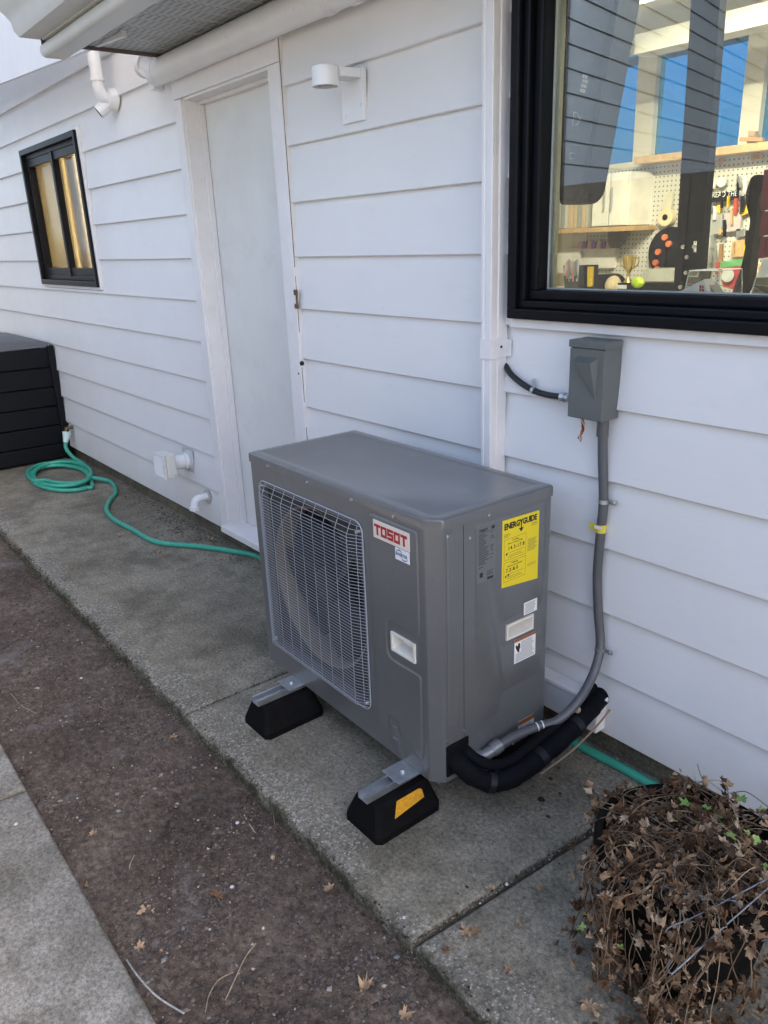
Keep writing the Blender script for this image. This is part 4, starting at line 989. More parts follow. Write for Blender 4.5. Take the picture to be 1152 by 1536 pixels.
for j in range(N+1):
    u = j/N; y = -.73+1.09*u; h_ = .905+.075*math.sin(math.pi*(.08+.84*u))**.8-.01
    a.v += [(-1.22, y, .885), (-1.22, y, h_), (-.04, y, h_), (-.005, y, h_-.025), (-.005, y, .892)]
    if j:
        for s_ in range(5): k_ = (j-1)*5; a.f.append((k_+s_, k_+(s_+1) % 5, k_+5+(s_+1) % 5, k_+5+s_))
a.f += [tuple(range(5)), tuple(N*5+s_ for s_ in range(5))]; a.build('lid', M_LID, sb, auto=40)

# ------------------------------------------------------------------ leaves, twigs
def leafmesh(name, kind='maple', seed=0, curl=.35, mat=M_LEAF):
    r_ = random.Random(seed)
    if kind == 'maple': A = [(0, 1.0), (14, .62), (24, .78), (34, .40), (52, .92), (62, .60), (72, .74), (88, .38), (108, .66), (122, .42), (142, .50), (160, .22), (176, .12)]
    else: A = [(0, 1.0), (15, .80), (34, .62), (52, .86), (68, .74), (86, .58), (112, .74), (134, .66), (156, .46), (174, .2)]
    pts = [(a_+r_.uniform(-4, 4), q*r_.uniform(.68, 1.15)) for a_, q in A]+[(-a_+r_.uniform(-4, 4), q*r_.uniform(.68, 1.15)) for a_, q in reversed(A) if a_ > 0]
    v = [(0, 0, 0)]; f = []; cx_, cy_ = r_.uniform(-1, 1), r_.uniform(-1, 1); tw = r_.uniform(-.5, .5)
    for s_ in (.5, 1.0):
        for a_, q in pts:
            t_ = math.radians(a_); x, y = q*s_*math.cos(t_), q*s_*math.sin(t_)
            z = curl*((x*cx_)**2+(y*cy_)**2)+tw*x*y*curl*1.5+curl*.45*r_.uniform(-.3, 1)*s_*s_+abs(y)*.28*curl
            v.append((x*(1-.12*curl)+r_.uniform(-.04, .04), y*(1-.35*min(curl, 1.6)), z))
    n = len(pts)
    for i in range(n):
        j = (i+1) % n; f.append((0, 1+i, 1+j)); f.append((1+i, 1+n+i, 1+n+j, 1+j))
    k = len(v); v += [(-.05, -.015, 0), (-.05, .015, 0), (-.55, .05, .12*curl), (-.55, .03, .12*curl)]; f.append((k, k+1, k+2, k+3))
    me = bpy.data.meshes.new(name); me.from_pydata(v, [], f); me.materials.append(mat); me.polygons.foreach_set('use_smooth', [True]*len(f)); return me
LM = [leafmesh('fallen_leaf', 'maple', i, .55+.7*(i % 4)/3) for i in range(10)]
def place(me, name, p, size, rz, tilt=(0, 0), parent=None):
    o = bpy.data.objects.new(name, me); COL.objects.link(o); o.location = p; o.rotation_euler = (tilt[0], tilt[1], rz); o.scale = (size,)*3
    if parent: o.parent = parent
    return o
LEAVES = [
 ((222, 1366), .030, 'greyish curled leaf on bare soil near the paver edge'), ((140, 1253), .022, 'tan lobed leaf on the soil beside the paver joint'), ((258, 1108), .022, 'brown leaf on the soil below the slab joint'),
 ((130, 1330), .014, 'tiny pale leaf at the edge of the long paver'), ((208, 1420), .024, 'brown crumpled leaf by the white root at the paver edge'), ((326, 1346), .026, 'pair-like ragged tan leaf in the middle of the soil strip'),
 ((493, 1335), .024, 'orange brown leaf on soil close to the slab edge'), ((545, 1487), .030, 'split tan leaf low on the soil near the bottom'), ((605, 1524), .024, 'leaf cut by the bottom edge of the photo on the soil'),
 ((700, 1402), .026, 'dark brown folded leaf on the nearest slab'), ((716, 1396), .020, 'pale leaf touching a dark folded one on the nearest slab'), ((775, 1385), .018, 'small pale leaf on the nearest slab right of the folded pair'),
 ((668, 1428), .017, 'starlike tan leaf near the corner of the nearest slab'), ((762, 1459), .017, 'small rust brown leaf low on the nearest slab'), ((886, 1510), .036, 'large tan leaf lying at the foot of the planter'),
 ((736, 1334), .020, 'tan leaf caught in the wide slab joint'), ((892, 1470), .024, 'pale pointed leaf beside the trailing dead ivy'), ((410, 1290), .015, 'small pale leaf on soil below the taped rubber block'),
 ((808, 1335), .014, 'dull brown leaf left of the dead ivy stems'), ((884, 1180), .026, 'torn dark leaf on the damp slab near the hose'), ((100, 908), .020, 'pale leaf scrap at the mossy slab edge far up the strip'),
 ((236, 828), .030, 'brown leaf under the hose bend'), ((178, 805), .030, 'tan leaf left of the hose bend on the concrete'), ((316, 812), .036, 'rust leaf against the wall just before the door sill'), ((4, 765), .03, 'pale leaf on concrete at the left picture edge'),
]
for i, ((px, py), s_, lab) in enumerate(LEAVES):
    p = onz(px, py, 0); onsoil = p.y < .875 and p.y > .33
    zz = (soilz(p.x, p.y) if onsoil else 0)+.003; p = onz(px, py, zz)
    o = place(LM[i % 10], 'fallen_leaf', p, s_*1.2, rnd.uniform(0, 6.28), (rnd.uniform(-.35, .35), rnd.uniform(-.35, .35))); tag(o, lab, 'leaf', 'fallen leaves')
for i in range(80):
    x = -rnd.uniform(.75, 3.6); y = rnd.uniform(.36, .87) if i < 58 else rnd.uniform(.9, 1.2); zz = (soilz(x, y) if y < .875 else 0)+.002
    if y > .875 and (x < -1.1): y = .37+.4*rnd.random(); zz = soilz(x, y)+.002
    o = place(LM[rnd.randrange(10)], 'leaf_scrap', (x, y, zz), rnd.uniform(.004, .0085), rnd.uniform(0, 6.28), (rnd.uniform(-.5, .5), rnd.uniform(-.5, .5)))
    tag(o, 'tiny dry leaf scrap lying flat on the ground beside the concrete path', 'leaf', 'tiny leaf scraps on the ground')
TW = [([(190, 1440), (205, 1462), (232, 1492), (262, 1512), (276, 1520)], .0022, 'whitish root poking out along the paver edge', (.42, .40, .38)),
      ([(384, 1415), (368, 1436), (352, 1470), (338, 1500)], .0016, 'long straw stalk lying on the soil', (.34, .27, .18)),
      ([(350, 1458), (328, 1470), (314, 1492), (308, 1518)], .0013, 'thin bent straw beside the long stalk', (.30, .23, .15)),
      ([(366, 1222), (374, 1236), (383, 1249)], .0016, 'short pale straw on soil near the white pebble', (.42, .36, .26)),
      ([(384, 1345), (402, 1356), (414, 1366), (417, 1384)], .0013, 'thin dark twig curving on the soil', (.14, .10, .08)),
      ([(614, 1418), (600, 1440), (588, 1462)], .0017, 'dark twig at the corner of the slab joint', (.07, .05, .035)),
      ([(407, 1212), (410, 1222), (412, 1236)], .0011, 'tiny straw beside the slab edge', (.34, .27, .18)),
      ([(16, 1040), (32, 1058), (54, 1070)], .0014, 'pale twig on the soil near the left paver', (.28, .22, .16)),
      ([(202, 1283), (196, 1294), (194, 1303)], .0013, 'thin pale straw upright in the soil picture middle', (.34, .27, .18)),
      ([(236, 1455), (250, 1478), (258, 1494)], .0011, 'fine brown twig right of the whitish root', (.16, .10, .07))]
for px, r_, lab, c_ in TW:
    ps = []
    for q in px:
        p = onz(*q, -.03); p = onz(*q, soilz(p.x, p.y)+.003); ps.append(p)
    a = MB(); a.tube(spline(ps, 5), r_, 6); o = a.build('twig', pmat('twig_bark', c_, .8, vs=120, var=.4), None, smooth=True); tag(o, lab, 'twig', 'twigs on the soil')
M_PEB = pmat('pale_pebble', (.55, .54, .52), .6)
for (px, py), s_, lab in (((356, 1234), .006, 'small white pebble on the soil beside a straw'), ((122, 1017), .006, 'white stone on the far soil'), ((24, 1236), .006, 'white fleck of stone on the long paver'), ((760, 1326), .005, 'white chip lying in the wide slab joint'), ((606, 1376), .005, 'white bird dropping spot near the slab corner'), ((348, 1330), .006, 'grey pebble in the middle of the soil'), ((298, 1330), .005, 'pale pebble next to a ragged leaf'), ((395, 1392), .005, 'pebble beside the thin dark twig')):
    p = onz(px, py, 0); onsoil = .33 < p.y < .875; p = onz(px, py, (soilz(p.x, p.y) if onsoil else 0)+s_*.4)
    bm = bmesh.new(); bmesh.ops.create_icosphere(bm, subdivisions=2, radius=s_)
    for q in bm.verts: q.co *= 1+.25*fbm(q.co.x*200, q.co.y*200, 1, 4); q.co.z *= .6
    me = bpy.data.meshes.new('pebble'); bm.to_mesh(me); bm.free(); me.materials.append(M_PEB); o = bpy.data.objects.new('pebble', me); COL.objects.link(o); o.location = p; tag(o, lab, 'pebble')
# black round stain blobs of tar on the damp slab
a = MB()
for (px, py), s_ in (((812, 1199), .013), ((826, 1168), .008), ((840, 1190), .006), ((838, 1152), .006), ((822, 1225), .007), ((800, 1180), .004), ((700, 1330), .005), ((676, 1385), .004), ((884, 1160), .004)):
    p = onz(px, py, .0022); n_ = 14; a.add([p+Vector((s_*(1+.35*fbm(k_, px, 1, 2))*math.cos(k_*6.283/n_), .8*s_*(1+.35*fbm(k_, py, 1, 5))*math.sin(k_*6.283/n_), 0)) for k_ in range(n_)], [tuple(range(n_))])
tag(a.build('damp_spots', pmat('damp_stain', (.022, .019, .014), .6, bump=0)), kind='stuff')

# ------------------------------------------------------------------ planter with dead ivy
PC = Vector((-.672, 1.345, 0)); PR, PH = .200, .295
pot = thing('planter_pot', 'dark round planter pot full of dead ivy at the lower right', 'plant pot', PC)
M_POT = pmat('dark_clay', (.007, .006, .005), .95, spec=.12, vs=9, var=.3, bump=.5, bs=70, bd=.003, dirt=.5, dcol=(.03, .03, .02))
a = MB(); N = 48
for r_, z_ in ((.150, 0), (.155, .02), (.188, .235), (.190, .245), (.204, .250), (.206, .290), (.200, .296), (.188, .294), (.184, .24), (.01, .235)):
    a.v += [(r_*math.cos(2*math.pi*i/N), r_*math.sin(2*math.pi*i/N), z_+.002) for i in range(N)]
for q in range(9):
    for i in range(N): a.f.append((q*N+i, q*N+(i+1) % N, (q+1)*N+(i+1) % N, (q+1)*N+i))
a.f += [tuple(9*N+i for i in range(N)), tuple(reversed(range(N)))]; a.build('pot', M_POT, pot, auto=40)
ivy = thing('dead_ivy', 'tangled dead brown ivy spilling over the planter with a few green leaves', 'plant', PC+Vector((0, 0, .25)))
IO = -Vector(ivy.location)
a = MB(); N = 36
def moundz(r_, t_): return .250+.022*math.exp(-(r_/.13)**2)+.012*fbm(r_*math.cos(t_), r_*math.sin(t_), 22, 3)
for j in range(9):
    for i in range(N):
        r_ = .190*j/8+.001; t_ = 2*math.pi*i/N; a.v.append((r_*math.cos(t_), r_*math.sin(t_), moundz(r_, t_)-.25))
for j in range(8):
    for i in range(N): a.f.append((j*N+i, j*N+(i+1) % N, (j+1)*N+(i+1) % N, (j+1)*N+i))
tag(a.build('mulch', pmat('dark_mulch', (.028, .018, .012), .9, vs=40, var=.6, bump=1, bs=60, bd=.01), ivy), kind='stuff')
stems = []; sa = MB(); lpos = []
r2 = random.Random(21)
def drape(t0, drop, out, wig, r0=.03):
    """stem running from the mound over the rim and hanging outside"""
    ps = []; n = 9; t_ = t0+r2.uniform(-.5, .5); lift = r2.uniform(.0, .03)
    for i in range(n):
        u = i/(n-1)
        rr = r0+(PR+.010+out-r0)*min(1, u*1.7) + (out*.5*max(0, u-.6))
        z = .275+lift*math.sin(min(1, u*1.7)*math.pi)+.03*(1-u) if u < .58 else .300-(u-.58)/.42*drop
        tt = t_+wig*math.sin(u*4+t0*3)*.5+(t0-t_)*u
        ps.append(Vector((PC.x+rr*math.cos(tt)+r2.uniform(-.006, .006), PC.y+rr*math.sin(tt)+r2.uniform(-.006, .006), max(.006, z+r2.uniform(-.006, .006)))))
    return spline(ps, 5)
camdir = math.atan2(-PC.y, -PC.x)     # towards the camera
for i in range(64):
    k_ = r2.random(); t0 = camdir+r2.gauss(-.35, .75) if k_ < .72 else r2.uniform(0, 6.28)
    ps = drape(t0, r2.uniform(.12, .30), abs(r2.gauss(.0, .035)), r2.uniform(-.6, .6), r2.uniform(.01, .14)); stems.append(ps)
for i in range(40):          # stems arching across the top
    t1, t2_ = r2.uniform(0, 6.28), r2.uniform(0, 6.28); A_ = PC+Vector((.17*math.cos(t1), .17*math.sin(t1), .29)); B_ = PC+Vector((.18*math.cos(t2_), .18*math.sin(t2_), .29))
    M_ = (A_+B_)/2+Vector((r2.uniform(-.05, .05), r2.uniform(-.05, .05), r2.uniform(.015, .075))); stems.append(spline([A_, M_, B_], 8))
# single trailing runners lying on the slab at the left and arching up at the back
for px in ([(905, 1300), (890, 1290), (876, 1300), (872, 1330)], [(930, 1245), (950, 1225), (975, 1210)], [(1062, 1186), (1050, 1160), (1046, 1146)], [(1095, 1190), (1120, 1188), (1152, 1210)], [(1030, 1175), (1060, 1172), (1085, 1188)]):
    stems.append(spline([onz(*q, .30+(.02 if q[1] < 1200 else 0)) for q in px], 6))
for px in ([(912, 1300), (880, 1340), (878, 1400)], [(925, 1290), (890, 1370), (905, 1420), (930, 1450)], [(918, 1270), (900, 1300), (868, 1290)]):
    stems.append(spline([onz(*q, .28-.24*j/2) for j, q in enumerate(px)], 6) if len(px) == 3 else spline([onz(*q, .2) for q in px], 6))
for ps in stems:
    sa.tube([p+IO for p in ps], [r2.uniform(.0007, .0014)]*len(ps), 5, False)
tag(sa.build('stems', M_STEM, ivy, smooth=True), kind='stuff')
IV = [leafmesh('ivy_leaf', 'ivy', 40+i, .8+.9*(i % 3)/2, M_LEAFD) for i in range(18)]; IVG = [leafmesh('green_ivy_leaf', 'ivy', 60+i, .35, M_GREEN) for i in range(3)]; IVT = [leafmesh('ivy_leaf', 'maple', 80+i, .7, M_LEAF) for i in range(4)]
big = []; 
for ps in stems[:100]:
    for j in range(r2.randrange(6, 17)):
        p = ps[r2.randrange(len(ps)//5, len(ps))]; big.append(p+Vector((r2.gauss(0, .008), r2.gauss(0, .008), r2.gauss(0, .006))))
for i in range(300):
    r_ = .19*math.sqrt(r2.random()); t_ = r2.uniform(0, 6.28); big.append(PC+Vector((r_*math.cos(t_), r_*math.sin(t_), moundz(r_, t_)+r2.uniform(.002, .013))))
for i in range(230):         # pile at the foot of the pot
    t_ = camdir+r2.gauss(-.1, .55); r_ = .16+abs(r2.gauss(0, .055)); big.append(PC+Vector((r_*math.cos(t_), r_*math.sin(t_), .008+.10*max(0, 1-(r_-.16)/.10)*r2.random())))
big.sort(key=lambda p: (p-CAM).length); r2.shuffle(big)
rest = MB()
for i, p in enumerate(big):
    s_ = r2.uniform(.010, .021); e = (r2.gauss(0, .8), r2.gauss(0, .8), r2.uniform(0, 6.28))
    if i < 280: o = place(r2.choice(IV) if r2.random() < .78 else r2.choice(IVT), 'ivy_leaf', p+IO, s_*r2.uniform(.8, 1.35), e[2], (e[0], e[1]), ivy)
    else:
        me = r2.choice(IV); M_ = Matrix.Translation(p+IO) @ Matrix.Rotation(e[2], 4, 'Z') @ Matrix.Rotation(e[1], 4, 'Y') @ Matrix.Rotation(e[0], 4, 'X') @ Matrix.Scale(s_, 4)
        rest.add([M_ @ v_.co for v_ in me.vertices], [tuple(q.vertices) for q in me.polygons])
for i in range(2600):        # crumbled bits filling the mound
    r_ = .192*math.sqrt(r2.random()); t_ = r2.uniform(0, 6.28); p = PC+Vector((r_*math.cos(t_), r_*math.sin(t_), moundz(r_, t_)+r2.uniform(0, .018)))
    s_ = r2.uniform(.003, .009); M_ = Matrix.Translation(p+IO) @ Matrix.Rotation(r2.uniform(0, 6.28), 4, 'Z') @ Matrix.Rotation(r2.gauss(0, .7), 4, 'X') @ Matrix.Scale(s_, 4)
    rest.add([M_ @ Vector(q) for q in ((-1, -.35, 0), (.2, -.6, .2), (1, .1, 0), (.1, .55, .25))], [(0, 1, 2), (0, 2, 3)])
o = mk('leaf_litter', rest.v, rest.f, M_LEAFD, ivy); tag(o, kind='stuff')
GL = [((1030, 1205), .024), ((1113, 1200), .022), ((1078, 1224), .020), ((1092, 1253), .024), ((1120, 1248), .012), ((1145, 1216), .014), ((907, 1345), .016), ((878, 1372), .012), ((1040, 1394), .020), ((874, 1392), .016), ((1060, 1212), .018), ((1135, 1262), .018), ((1010, 1232), .014), ((1148, 1300), .016), ((930, 1420), .013)]
for i, ((px, py), s_) in enumerate(GL):
    z_ = .33 if py < 1310 else .16
    place(IVG[i % 3], 'green_ivy_leaf', onz(px, py, z_)+IO, s_, r2.uniform(0, 6.28), (r2.uniform(-.4, .1), r2.uniform(-.3, .3)), ivy)
wh = thing('wire_hanger', 'grey steel wire hanger lying across the planter rim with a hooked end', 'wire hanger', PC+Vector((0, 0, .3))); WO = -Vector(wh.location)
for pts_ in ([(1005, 1440, .265), (1001, 1450, .265), (1006, 1460, .268), (1018, 1452, .272), (1075, 1400, .30), (1152, 1332, .34)], [(998, 1398, .292), (1006, 1390, .295), (1040, 1376, .305), (1100, 1345, .325), (1152, 1318, .345)],
             [(960, 1332, .300), (948, 1328, .302), (950, 1321, .304), (990, 1328, .304), (1040, 1342, .310), (1105, 1352, .322)], [(1042, 1416, .18), (1075, 1420, .17), (1110, 1420, .17), (1152, 1408, .18)]):
    a = MB(); a.tube([p+WO for p in spline([onz(*q) for q in pts_], 6)], .0016, 8); a.build('wire', pmat('grey_wire', (.22, .24, .28), .35, metal=.6, vs=60, var=.3), wh, smooth=True)

# ------------------------------------------------------------------ things inside the workshop
def solid(name, label, cat, px, y, depth, mat, rr=0, group=None, parent=None, bev=0):
    poly = [(p.x, p.z) for p in (ony(q[0], q[1], y) for q in px)]
    if rr: poly = roundpoly(poly, rr)
    a = MB(); a.prism(poly, FX(y), -depth, 0, bev); o = a.build(name, mat, parent)
    if parent is None: tag(o, label, cat, group)
    return o
def boxat(px0, px1, y): p, q = ony(*px0, y), ony(*px1, y); return p.x, q.x, q.z, p.z
M_DK = pmat('dark_workshop_black', (.006, .007, .010), .5, spec=.25); M_WH = pmat('workshop_white', (.72, .70, .64), .5); M_YL = flat('tool_yellow', (.62, .42, .02)); M_WOOD = pmat('pale_wood', (.50, .33, .16), .6, vs=20, var=.2)
# pegboard
t = NT('pegboard'); sep = t.n('ShaderNodeSeparateXYZ'); t.l(t.co, sep.inputs[0])
def cell(o_): return t.math('SUBTRACT', t.math('FRACT', t.math('DIVIDE', o_, .030)), .5)
dd = t.math('ADD', t.math('POWER', cell(sep.outputs[0]), 2.), t.math('POWER', cell(sep.outputs[2]), 2.))
M_PEG = t.fin(t.ramp(dd, [(.022, (.12, .11, .10)), (.038, (.56, .55, .50))]), .5)
x0, x1, z0, z1 = boxat((968, 245), (1152, 440), YO-.02)
a = MB(); a.box(x0-.45, 1.0, YO-.03, YO-.02, .9, 1.985); tag(a.build('pegboard', M_PEG), 'white pegboard covered with hanging tools on the rear workshop wall', 'pegboard')
a = MB(); a.bbox(-3.32, 1.0, YO-.20, YO-.035, 1.985, 2.03, .003); tag(a.build('wall_shelf', M_WOOD), 'long wooden shelf rail on top of the pegboard', 'shelf')
x0, x1, z0, z1 = boxat((892, 262), (940, 338), YO-.3)
cbn = thing('wall_cabinet', 'white wall cabinet with a long door handle left of the pegboard', 'cabinet', (0, 0, 0))
a = MB(); a.bbox(x0, x1, YO-.29, YO-.005, z0, z1, .004); a.build('carcass', M_WH, cbn)
for p, q in ((x0+.003, (x0+x1)/2-.004), ((x0+x1)/2+.004, x1-.003)):
    a = MB(); a.bbox(p, q, YO-.312, YO-.292, z0+.003, z1-.003, .003); d_ = a.build('cabinet_door', M_WH, cbn)
    hx = (x0+x1)/2+(.03 if p > x0+.1 else -.03); a = MB(); a.tube([(hx, YO-.33, z0+.10), (hx, YO-.33, z0+.24)], .006, 8); a.build('handle', M_GALV, d_)
x2, _, z2, z3 = boxat((836, 262), (892, 338), YO-.3)
a = MB(); a.bbox(x2-.6, x1+.05, YO-.32, YO-.005, z0-.035, z0-.004, .003); sh = a.build('book_shelf', M_WOOD); tag(sh, 'wooden shelf board carrying the white cabinet and a row of binders', 'shelf')
xx_ = x2-.3; j = 0
while xx_ < x0-.03:
    w_ = rnd.uniform(.018, .04); a = MB(); a.bbox(xx_, xx_+w_-.003, YO-.24, YO-.02, z0-.002, z0+rnd.uniform(.22, .29), .002)
    cc = rnd.choice([(.5, .5, .45), (.42, .44, .42), (.30, .33, .32), (.55, .42, .25), (.55, .53, .48)])
    tag(a.build('binder', flat('binder_%d' % (j % 5), cc)), 'pale binder standing in the row left of the white cabinet', 'binder', 'binders on the workshop shelf'); xx_ += w_; j += 1
a = MB(); a.bbox(-4.6, 1.2, 4.30, YO-.04, 1.03, 1.08, .004); ct = a.build('workbench', pmat('bench_top', (.35, .30, .24), .6)); tag(ct, 'long workbench along the rear wall of the workshop', 'workbench')
# hanging on pegboard / on the bench
YH = YO-.08
solid('white_bin', 'white plastic bins row under the shelf holding purple striped rolls', 'bin', [(842, 372), (924, 372), (918, 402), (846, 402)], YH, .12, M_WH)
for i in range(7):
    solid('gift_roll', 'purple and white striped roll sticking out of the white bin', 'paper roll', [(868+i*7, 362), (873+i*7, 362), (871+i*7, 373), (866+i*7, 373)], YH-.02, .02, flat('purple' if i % 2 else 'pink', (.16, .08, .36) if i % 2 else (.6, .36, .34)), group='striped rolls in the white bin')
solid('white_board', 'white board with frame below the wall shelf at the far left', 'board', [(836, 378), (868, 376), (868, 408), (836, 410)], YH-.05, .03, M_WH)
solid('string_bundle', 'dark bundle of cords hanging under the shelf', 'cord bundle', [(912, 345), (940, 340), (932, 362), (920, 374), (912, 368)], YH-.03, .05, pmat('cord', (.14, .12, .10), .9), .02)
cp_ = thing('pen_cup', 'glass jar full of pens on the bench behind the window corner', 'pen cup', (0, 0, 0))
solid('jar', '', '', [(845, 398), (868, 398), (868, 436), (847, 436)], 4.45, .07, pmat('dark_jar', (.03, .035, .04), .3), parent=cp_)
for i in range(9):
    xq = 848+i*2.3; solid('pen', '', '', [(xq, 393-(i*7) % 5), (xq+1.5, 393-(i*7) % 5), (xq-1+((i*5) % 4), 414+i % 3*4), (xq-2.5+((i*5) % 4), 414+i % 3*4)], 4.42, .01, flat('pen_%d' % (i % 4), [(.5, .5, .5), (.6, .2, .25), (.15, .3, .2), (.3, .3, .45)][i % 4]), parent=cp_)
solid('black_organizer', 'black organizer box beside the pen cup', 'box', [(868, 398), (884, 398), (884, 436), (868, 436)], 4.5, .1, M_DK)
solid('yellow_level', 'short yellow spirit level standing on the bench', 'level', [(881, 400), (888, 400), (887, 430), (881, 430)], 4.38, .02, M_YL, .006)
solid('black_cloth', 'black crumpled bag on the bench', 'bag', [(886, 432), (888, 418), (898, 411), (914, 412), (922, 420), (926, 436)], 4.45, .12, M_DK, .03)
def ball(name, label, cat, px, py, y, r_, mat, sc=(1, 1, 1)):
    bm = bmesh.new(); bmesh.ops.create_uvsphere(bm, u_segments=20, v_segments=12, radius=r_)
    for q in bm.verts: q.co = Vector((q.co.x*sc[0], q.co.y*sc[1], q.co.z*sc[2]))*(1+.08*fbm(q.co.x*30, q.co.z*30, 1, 2))
    me = bpy.data.meshes.new(name); bm.to_mesh(me); bm.free(); me.materials.append(mat); me.polygons.foreach_set('use_smooth', [True]*len(me.polygons))
    o = bpy.data.objects.new(name, me); COL.objects.link(o); o.location = ony(px, py, y); return tag(o, label, cat)
ball('twine_ball', 'cream ball of twine on the bench', 'ball', 920, 430, 4.4, .055, pmat('twine', (.55, .46, .30), .9, bump=1, bs=90, bd=.004), (1, 1, 1.25))
tp = thing('trophy', 'small gold trophy cup with two handles on the bench', 'trophy', ony(942, 424, 4.42))
a = MB(); a.tube([(0, 0, 0), (0, 0, .012), (0, 0, .03), (0, 0, .055), (0, 0, .075), (0, 0, .11), (0, 0, .165)], [.030, .026, .008, .007, .022, .036, .042], 18, True); M_GOLD = pmat('gold', (.75, .58, .22), .22, metal=.9, bump=0); a.build('cup', M_GOLD, tp, auto=50)
for s_ in (-1, 1):
    a = MB(); a.tube(spline([(s_*.038, 0, .15), (s_*.068, 0, .145), (s_*.062, 0, .11), (s_*.028, 0, .085)], 5), .004, 6); a.build('handle', M_GOLD, tp, smooth=True)
a = MB(); a.bbox(-.055, .055, -.04, .04, -.05, 0, .003); a.build('base', M_DK, tp)
a = MB(); a.box(-.045, .02, -.042, -.0405, -.035, -.012); a.build('plaque', M_WLAB, tp)
ball('tape_measure', 'lime green tape measure on the bench beside the trophy', 'tape measure', 957, 424, 4.36, .040, flat('lime', (.42, .62, .03)), (1.2, .7, .8))
solid('grey_case', 'pale grey case on the bench left of the black rail', 'case', [(964, 404), (1010, 404), (1010, 422), (964, 422)], 4.5, .2, pmat('case_grey', (.42, .43, .38), .5), .01)
solid('black_case', 'long low black case in front of the pale grey case', 'case', [(932, 424), (1010, 424), (1010, 438), (928, 438)], 4.38, .12, M_DK, .01)
bd_ = thing('disc_rack', 'large round black disc rack with orange spots hanging on the pegboard', 'rack', (0, 0, 0))
p = ony(1004, 378, YH); a = MB(); a.tube([p+Vector((0, .03, 0)), p], .16, 28); a.build('disc', M_DK, bd_)
for px, py in ((986, 378), (1002, 366), (982, 394), (996, 356), (984, 404)):
    q = ony(px, py, YH-.02); a = MB(); a.tube([q+Vector((0, .019, 0)), q], .020, 12); a.build('orange_spot', flat('orange_spot', (.60, .16, .07)), bd_)
tr_ = thing('tape_roll', 'cream tape roll hanging high on the pegboard', 'tape roll', ony(1000, 326, YH)); a = MB(); a.tube([(0, .03, 0), (0, -.02, 0)], .055, 24); a.build('roll', pmat('cream_tape', (.62, .55, .35), .6), tr_, auto=40)
a = MB(); a.tube([(0, -.02, 0), (0, -.022, 0)], .02, 16); a.build('core', M_DK, tr_)
solid('scoop', 'cream scoop hanging above the tape roll', 'scoop', [(990, 312), (1002, 288), (1010, 288), (1006, 316)], YH, .02, pmat('cream_scoop', (.55, .52, .40), .5), .01)
sg = solid('wall_sign', 'small black sign with white lettering on the pegboard', 'sign', [(1058, 292), (1108, 285), (1108, 300), (1058, 304)], YH, .01, M_DK)
q = ony(1068, 293, YH-.012); text('lettering', 'READ THE MANUAL', .045, q, RF, M_WLAB, sg, sx=.8)
sg.data.materials[0] = M_DK
def peg(name, label, cat, px, mat, dy=0, rr=0, d=.02): return solid(name, label, cat, px, YH-dy, d, mat, rr)
peg('yellow_tool', 'yellow handled tool hanging right of the black rail', 'tool', [(1048, 372), (1058, 370), (1060, 402), (1050, 402)], M_YL, rr=.01)
peg('pliers', 'steel pliers hanging beside the yellow handled tool', 'pliers', [(1064, 372), (1072, 366), (1076, 400), (1071, 400), (1069, 380), (1066, 400), (1062, 400)], M_GALV)
peg('chisel', 'brown handled chisel hanging next to the pliers', 'chisel', [(1079, 366), (1083, 366), (1082, 396), (1077, 396)], pmat('chisel_wood', (.28, .16, .07), .5))
peg('yellow_square', 'small yellow square clipped high on the pegboard', 'square', [(1076, 308), (1083, 306), (1079, 320), (1074, 316)], M_YL)
peg('yellow_clamp', 'yellow clamp hanging near the right picture edge', 'clamp', [(1108, 318), (1120, 306), (1124, 318), (1112, 324)], M_YL, rr=.005)
peg('grey_bag', 'grey plastic bag hanging on the pegboard', 'bag', [(1062, 322), (1084, 320), (1082, 350), (1066, 352)], pmat('grey_bag', (.33, .34, .33), .4), rr=.02)
peg('clear_bag', 'pale pink packet hanging on the pegboard', 'packet', [(1086, 320), (1112, 318), (1110, 346), (1088, 348)], pmat('pale_packet', (.48, .42, .42), .4))
peg('wooden_block_holder', 'square plywood tool holder on the pegboard', 'tool holder', [(1098, 362), (1124, 358), (1122, 384), (1096, 386)], M_WOOD, d=.06)
peg('grey_latch_box', 'small grey metal box above the plywood holder', 'box', [(1104, 344), (1116, 342), (1116, 354), (1104, 356)], M_GALV, d=.03)
M_RT = flat('tool_red', (.45, .06, .04))
for i in range(34):
    xq = rnd.uniform(1046, 1146); yq = rnd.uniform(262, 405); hq = rnd.uniform(10, 26); wq = rnd.uniform(1.5, 5)
    peg('hand_tool', 'small hand tool hanging in the crowded right half of the pegboard', 'hand tool', [(xq, yq), (xq+wq, yq-.5), (xq+wq*rnd.uniform(.6, 2.2), yq+hq*.4), (xq+wq*.9, yq+hq), (xq-wq*rnd.uniform(0, .5), yq+hq)], rnd.choice([M_DK, M_DK, M_GALV, M_WH, M_WOOD, M_YL, M_RT, M_GALV]), dy=.02)['group'] = 'small hand tools on the pegboard'
for i in range(5):
    xq = 900+i*3
for i, (px, py) in enumerate(((1065, 274), (1082, 273), (1061, 244), (1080, 241), (1130, 236), (1138, 234))):
    q = ony(px, py, YH); a = MB(); a.tube([q+Vector((0, .02, 0)), q], .030 if i < 2 else .018, 16); o = a.build('round_lid', M_WH if i < 2 else M_WOOD); tag(o, 'small round disc fixed near the top of the pegboard', 'disc', 'round discs on the pegboard')
sp2 = thing('red_bag', 'red bag with white round mark and green top behind the clear box', 'bag', (0, 0, 0))
